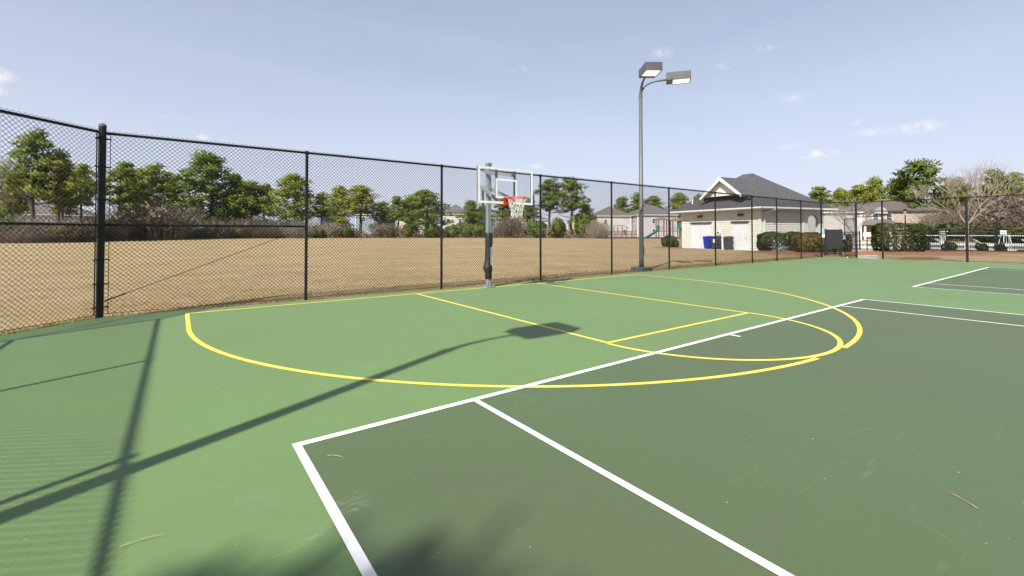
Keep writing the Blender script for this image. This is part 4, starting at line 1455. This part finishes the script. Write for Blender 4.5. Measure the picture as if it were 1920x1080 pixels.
picket_fence('black picket fence between the pool house porch and the gate path', at_ph(6.4, -.6)[:2], (43.3, 9.3))
picket_fence('black picket fence along the pool behind the bare tree', (44.3, 6.9), (46.9, -10))
sg = MB().box(-.02, .02, -.22, .22, 1.05, 1.42).build('pool_sign', 'sign_white')
tag(sg, 'small white sign on the pool fence seen through the gate', 'sign')
sg.location = (43.55, 8.9, 0); sg.rotation_euler = (0, 0, .3)
tag(MB().box(-.03, .03, -.03, .03, -.05, 1.45).build('sign_post', 'black_vinyl'), 'thin black post carrying the small white pool sign', 'post').location = (43.61, 8.92, 0)
for x, y, h, lb in ((47.0, 7.3, 3.35, 'black lamp post with white lantern above the big box hedge'), (48.3, 2.35, 3.1, 'black lamp post right of the bare tree')):
    t = thing('lamp_post', lb, 'lamp post', (x, y, -.03), 0, 'pool lamp posts')
    MB().tube([(0, 0, 0), (0, 0, .5), (0, 0, .55), (0, 0, h - .5)], [.09, .08, .05, .04], 10).build('post', 'black_vinyl', t)
    MB().rings([[(-.07, -.07, h - .40), (.07, -.07, h - .40), (.07, .07, h - .40), (-.07, .07, h - .40)], [(-.11, -.11, h - .14), (.11, -.11, h - .14), (.11, .11, h - .14), (-.11, .11, h - .14)]]).build('lantern_glass', 'lampglass', t)
    MB().rings([[(-.15, -.15, h - .138), (.15, -.15, h - .138), (.15, .15, h - .138), (-.15, .15, h - .138)], [(-.05, -.05, h), (.05, -.05, h), (.05, .05, h), (-.05, .05, h)]]).build('lantern_cap', 'black_vinyl', t)
lg = thing('lifeguard_chair', 'white lifeguard chair beyond the pool fence at the right', 'chair', (69.5, 4.2, 0), .6)
lg.scale = (.75, .75, .75)
for sx in (-1, 1):
    for sy in (-1, 1):
        MB().tube([(sx * .55, sy * .45, 0), (sx * .33, sy * .3, 1.45)], .035, 6).build('leg', 'trim_white', lg)
MB().box(-.38, .38, -.35, .35, 1.45, 1.52).build('seat', 'trim_white', lg)
MB().box(.30, .37, -.35, .35, 1.52, 2.15).build('backrest', 'trim_white', lg)
for i, (x, y, rz, lb) in enumerate(((52.6, 5.6, .5, 'white pool lounger behind the shrubs left of the bare tree'), (52.4, 3.2, .3, 'white pool lounger just right of the bare tree'), (53.0, .6, .7, 'white pool lounger near the right lamp post'))):
    t = thing('pool_lounger', lb, 'lounger', (x, y, 0), rz, 'white pool loungers')
    MB().box(-.3, .3, -.95, .35, .32, .37).build('seat', 'trim_white', t)
    MB().bar((0, .35, .35), (0, .95, .85), .6, .05).build('backrest', 'trim_white', t)
    for sx in (-1, 1):
        for yy in (-.85, .3):
            MB().box(sx * .27 - .02, sx * .27 + .02, yy - .02, yy + .02, 0, .32).build('leg', 'trim_white', t)
um = thing('pool_pillar', 'square white pillar at the pool right of the big box hedge', 'pillar', (49.6, 5.5, 0), .3)
MB().box(-.20, .20, -.20, .20, -.02, 1.42).build('shaft', 'trim_white', um)
MB().box(-.26, .26, -.26, .26, 1.42, 1.52).build('cap', 'trim_white', um)
MB().box(-.25, .25, -.25, .25, -.015, .16).build('plinth', 'trim_white', um)
rl = thing('pool_railing', 'long white rail along the far side of the pool', 'railing', (0, 0, 0))
MB().tube([(69.2, 17, 1.05), (71.5, -9, 1.05)], .035, 6).build('rail', 'trim_white', rl)
for k in range(9):
    t_ = k / 8
    MB().tube([(69.2 + 2.3 * t_, 17 - 26 * t_, -.02), (69.2 + 2.3 * t_, 17 - 26 * t_, 1.05)], .025, 6).build('upright', 'trim_white', rl)

# ------------------------------------------------------------------ playground at the far side of the field
pg = thing('play_structure', 'playground tower with pale red roofs and two green slides', 'playground', (92.0, 63.0, -.03), -.63)


def slide(mb, x, y, z0, dx, L, w=.55):
    n_ = 8
    pts = []
    for k in range(n_ + 1):
        t_ = k / n_
        pts.append((x + dx * L * t_, y, z0 * (1 - t_) ** 1.15 + .25 * t_))
    for (xa, ya, za), (xb, yb, zb) in zip(pts[:-1], pts[1:]):
        mb.bar((xa, ya, za), (xb, yb, zb), w, .08, up=(0, 1, 0))
        for s in (-1, 1):
            mb.bar((xa, ya + s * w / 2, za + .15), (xb, yb + s * w / 2, zb + .15), .08, .32, up=(0, 1, 0))
    return mb


for x0, wd, zr in ((0, 1.9, 4.5), (3.4, 1.7, 4.3)):
    for sx in (0, 1):
        for sy in (0, 1):
            MB().box(x0 + sx * wd - .09, x0 + sx * wd + .09, sy * wd - .09, sy * wd + .09, 0, zr).build('tower_post', 'play_brown', pg)
    hip(MB(), x0 - .5, x0 + wd + .5, -.5, wd + .5, zr, zr + .75, .08).build('tower_roof', 'play_roof', pg)
    MB().box(x0, x0 + wd, 0, wd, 1.65, 1.75).build('deck', 'play_brown', pg)
    rl_ = MB()
    for k in range(8):
        rl_.box(x0 + k * wd / 7 - .02, x0 + k * wd / 7 + .02, wd - .02, wd + .02, 1.75, 2.6)
    rl_.box(x0, x0 + wd, wd - .03, wd + .03, 2.6, 2.68)
    rl_.build('deck_rail', 'play_roof', pg)
s1 = slide(MB(), -.1, .3, 2.0, -1, 2.9)
s1.build('slide', 'slide_green', pg)
s2 = slide(MB(), 3.4 + 1.6, .1, 2.6, 1, 2.6)
s2.build('slide', 'slide_green', pg)
MB().tube([(.0, .3, 2.0), (.0, .3, 2.9), (-.25, .3, 3.05)], .33, 10).build('slide_hood', 'slide_green', pg)
MB().tube([(4.9, .1, 2.4), (4.9, .1, 3.5), (4.7, .1, 3.7)], .38, 10).build('slide_hood', 'slide_green', pg)
MB().bar((1.9, .9, 1.7), (3.4, .9, 1.7), .9, .1).build('bridge', 'play_brown', pg)
ca = thing('climbing_arch', 'dark red climbing frame arch left of the light pole', 'climbing frame', (83.2, 69.2, -.03), -.63)
for x in (0, .85, 2.0, 3.1):
    MB().tube([(x, 0, 0), (x, 0, 3.0)], .085, 8).build('upright', 'play_red', ca)
MB().tube([(0, 0, 3.0), (2.0, 0, 3.1), (2.7, 0, 2.95), (3.1, 0, 2.4)], .06, 8).build('top_bar', 'play_red', ca)
MB().tube([(.85, 0, 2.7), (1.1, 0, 2.2), (.85, 0, 1.7), (1.1, 0, 1.2), (.85, 0, .7)], .04, 6).build('loop_rung', 'play_red', ca)
MB().tube([(2.0, 0, 2.9), (1.7, 0, 2.3), (2.0, 0, 1.8), (1.7, 0, 1.2), (2.0, 0, .7)], .04, 6).build('loop_rung', 'play_red', ca)
pr = thing('playground_railing', 'brown slatted railing behind the climbing arch', 'railing', (79.5, 73.5, -.03), -.63)
for k in range(10):
    MB().box(k * 1.25 - .06, k * 1.25 + .06, -.05, .05, 0, 1.75).build('post', 'timber_brown', pr)
for zz in (.15, .85, 1.65):
    MB().box(-.1, 11.4, -.04, .04, zz, zz + .12).build('rail', 'timber_brown', pr)
sl2 = MB()
for k in range(90):
    sl2.box(k * .125, k * .125 + .05, .03, .05, .2, 1.65)
o_ = sl2.build('slats', 'timber_pink', pr); o_['kind'] = 'stuff'
bd = thing('playground_border', 'low dark timber border round the playground', 'border', (78.6, 70.6, -.03), -.63)
for k in range(8):
    MB().box(k * 2.45, k * 2.45 + 2.40, -.12, .12, 0, .32).build('timber', 'timber_dark', bd)

# ------------------------------------------------------------------ houses


def house(label, loc, rz, w, d, ez, pz, wall, roofm, wins=(), trim=True, extra=None):
    """front faces local -y; wins: (side, s, z, w, h) with side 'f' or 'l' or 'r'"""
    t = thing('house', label, 'house', (*loc, -.03), rz, 'houses round the field')
    MB().box(-w / 2, w / 2, -d / 2, d / 2, 0, ez - .02).build('wall', wall, t)
    lp = MB()
    z_ = .3
    while z_ < ez - .3:
        lp.box(-w / 2 - .012, w / 2 + .012, -d / 2 - .012, d / 2 + .012, z_, z_ + .05)
        z_ += .42
    lp.build('lap_courses', wall, t)
    ov = .5
    hip(MB(), -w / 2 - ov, w / 2 + ov, -d / 2 - ov, d / 2 + ov, ez + .12, pz, .05).build('roof', roofm, t)
    MB().box(-w / 2 - ov + .02, w / 2 + ov - .02, -d / 2 - ov + .02, d / 2 + ov - .02, ez - .10, ez + .067).build('eaves', 'trim_white' if trim else 'shingle_brown', t)
    for sx in (-1, 1):
        for sy in (-1, 1):
            MB().box(sx * w / 2 - .10, sx * w / 2 + .10, sy * d / 2 - .10, sy * d / 2 + .10, 0, ez - .1).build('corner_trim', 'trim_white' if trim else wall, t)
    for side, s, zz, ww, hh in wins:
        if side == 'f':
            f_ = MB().box(s - ww / 2 - .12, s + ww / 2 + .12, -d / 2 - .07, -d / 2 + .02, zz - .12, zz + hh + .12).build('window', 'trim_white', t)
            MB().box(s - ww / 2, s + ww / 2, -d / 2 - .085, -d / 2 - .072, zz, zz + hh / 2 - .03).box(s - ww / 2, s + ww / 2, -d / 2 - .085, -d / 2 - .072, zz + hh / 2 + .03, zz + hh).build('pane', 'pane', f_)
        else:
            q = -1 if side == 'l' else 1
            xa, xb = sorted((q * (w / 2 - .02), q * (w / 2 + .07)))
            f_ = MB().box(xa, xb, s - ww / 2 - .12, s + ww / 2 + .12, zz - .12, zz + hh + .12).build('window', 'trim_white', t)
            xa, xb = sorted((q * (w / 2 + .072), q * (w / 2 + .085)))
            MB().box(xa, xb, s - ww / 2, s + ww / 2, zz, zz + hh).build('pane', 'pane', f_)
    return t


RZ = -.636
house('pale two-storey house left of the light pole', (99.0, 84.6), RZ + .10, 9.5, 9, 6.0, 8.9, 'vinyl_pale', 'shingle_brown', [('f', 2.9, .9, .8, 1.3), ('f', -2.5, 3.8, .8, 1.2)])
house('lilac grey two-storey house behind the light pole', (106.6, 76.4), RZ + .10, 11.0, 10, 6.2, 9.2, 'vinyl_lilac', 'shingle_far', [('f', -1.0, 3.9, .75, 1.35), ('f', -1.0, 1.0, .8, 1.3), ('l', 1.5, 3.9, .8, 1.2), ('l', -2.6, 3.9, .7, 1.2)])
house('blue grey house behind the dark-trunked pine', (53.0, 147.0), RZ, 10.5, 9, 7.3, 10.2, 'vinyl_blue', 'shingle_far', [('f', 1.6, 5.0, 1.9, 1.5), ('f', -2.6, 5.0, 1.0, 1.5)])
house('cream house right of the blue grey one', (64.5, 141.5), RZ, 9.0, 9, 6.9, 8.2, 'vinyl_cream', 'shingle_brown', [('f', -2.0, 4.6, 1.0, 1.4), ('f', 2.0, 4.6, 1.0, 1.4)])
house('grey-roofed house behind the first line post', (36.0, 158.5), RZ, 9.0, 9, 7.2, 10.7, 'vinyl_blue', 'shingle_far', [('f', 0, 4.6, 1.0, 1.4)])
house('grey-roofed pale house left of the hoop pole', (76.5, 134.0), RZ, 9.5, 9, 7.6, 11.1, 'vinyl_pale', 'shingle_far', [('f', -2, 4.6, 1.0, 1.4), ('f', 2, 4.6, 1.0, 1.4)])
house('white house seen behind the hoop net', (96.0, 118.0), RZ, 13, 9, 5.6, 7.6, 'vinyl_pale', 'shingle_far', [('f', -3, 3.4, 1.0, 1.4), ('f', 2, 3.4, 1.0, 1.4)])
house('cream house behind the two tall pines', (113.0, 108.0), RZ, 11, 9, 5.6, 7.4, 'vinyl_cream', 'shingle_brown', [('f', 0, 3.4, 1.0, 1.4)])
house('grey house behind the pines at the far left', (-23.5, 137.0), -.05, 15.0, 10, 5.2, 8.2, 'vinyl_pale', 'shingle_far', [('f', -3, 3.0, 1.2, 1.4), ('f', 3.4, 3.0, 1.2, 1.4)])
house('pale house behind the largest pine', (15.0, 158.0), -.3, 13.0, 10, 5.4, 8.0, 'vinyl_pale', 'shingle_far', [('f', -3, 3.0, 1.2, 1.4), ('f', 3.4, 3.0, 1.2, 1.4)])
house('tan house seen behind the playground towers', (118.0, 68.0), RZ, 9.0, 9, 5.4, 7.6, 'vinyl_tan', 'shingle_brown', [('f', -1, 3.0, 1.2, 1.4)])
hr_ = house('brown-roofed tan house behind the big box hedge', (116.0, 26.0), -.93, 12.6, 11, 5.6, 8.3, 'vinyl_tan', 'shingle_brown',
            [('f', -3.7, 3.6, .85, 1.5), ('f', -1.5, 3.6, .85, 1.5)], trim=False)
hip(MB(), -6.8, -.6, -8.2, -5.2, 2.9, 4.0, .08).build('porch_roof', 'shingle_brown', hr_)
for xx in (-6.4, -4.4, -2.4, -.9):
    MB().box(xx - .18, xx + .18, -8.0, -7.6, 0, 2.82).build('porch_column', 'vinyl_cream', hr_)
dm = MB()
vs = []
for yy in (-5.95, -5.5):
    for k in range(11):
        a = math.pi * k / 10
        vs.append((-3.0 + 1.15 * math.cos(a), yy, 5.1 + 1.3 * math.sin(a)))
dm.add(vs, [tuple(range(11)), tuple(range(21, 10, -1))] + [(k, k + 11, k + 12, k + 1) for k in range(10)])
dm.build('round_gable', 'vinyl_lilac', hr_)
house('beige wing with pale roof right of the pool house', (101.5, 33.5), -.93, 12.0, 10, 5.2, 7.0, 'vinyl_wing', 'shingle_brown', [])

# ------------------------------------------------------------------ grass along the fence foot
rng = np.random.default_rng(5)


def grass(name, pts, length, width, m, label):
    n_ = len(pts)
    d = unit(np.concatenate([rng.normal(0, .55, (n_, 2)), np.ones((n_, 1))], 1))
    s = unit(np.cross(d, rng.normal(0, 1, (n_, 3))))
    L = length * rng.uniform(.5, 1.5, (n_, 1)) / 2
    me_ = quad_cloud(name, pts + d * L, d * L, s * width / 2)
    o_ = link(name, me_, m)
    o_['kind'] = 'stuff'; o_['label'] = label
    return o_


n1 = 22000
x = rng.uniform(-2, 34, n1)
y = 6.83 + np.abs(rng.normal(0, 1, n1)) ** 1.4 * 2.6
keep = ~((x > 28) & (y < 9))
pts = np.stack([x, y, np.full(n1, -.035)], 1)[keep]
grass('dry_grass', pts, .05, .007, 'grass_dry', 'short dry tan lawn grass behind the fence')
n2 = 9000
x = rng.uniform(-1.7, 28.5, n2)
y = 6.80 + np.abs(rng.normal(0, .10, n2))
u = rng.random(n2)
den = .5 + .5 * np.sin(x * 1.7) * np.sin(x * .63 + 1)
pts = np.stack([x, y, np.full(n2, -.035)], 1)[u < den * .8 + .15]
ch = rng.random((2200, 1))
cpts = np.array([[-3.72, 4.72]]) + ch * np.array([[2.08, 2.12]]) + np.abs(rng.normal(0, .09, (2200, 1))) * np.array([[-.707, .707]]) + np.array([[-.03, .05]])
cpts = np.concatenate([cpts, np.full((2200, 1), -.035)], 1)
grass('green_grass', np.concatenate([pts, cpts]), .048, .006, 'grass_green', 'ragged greener grass along the foot of the fence')
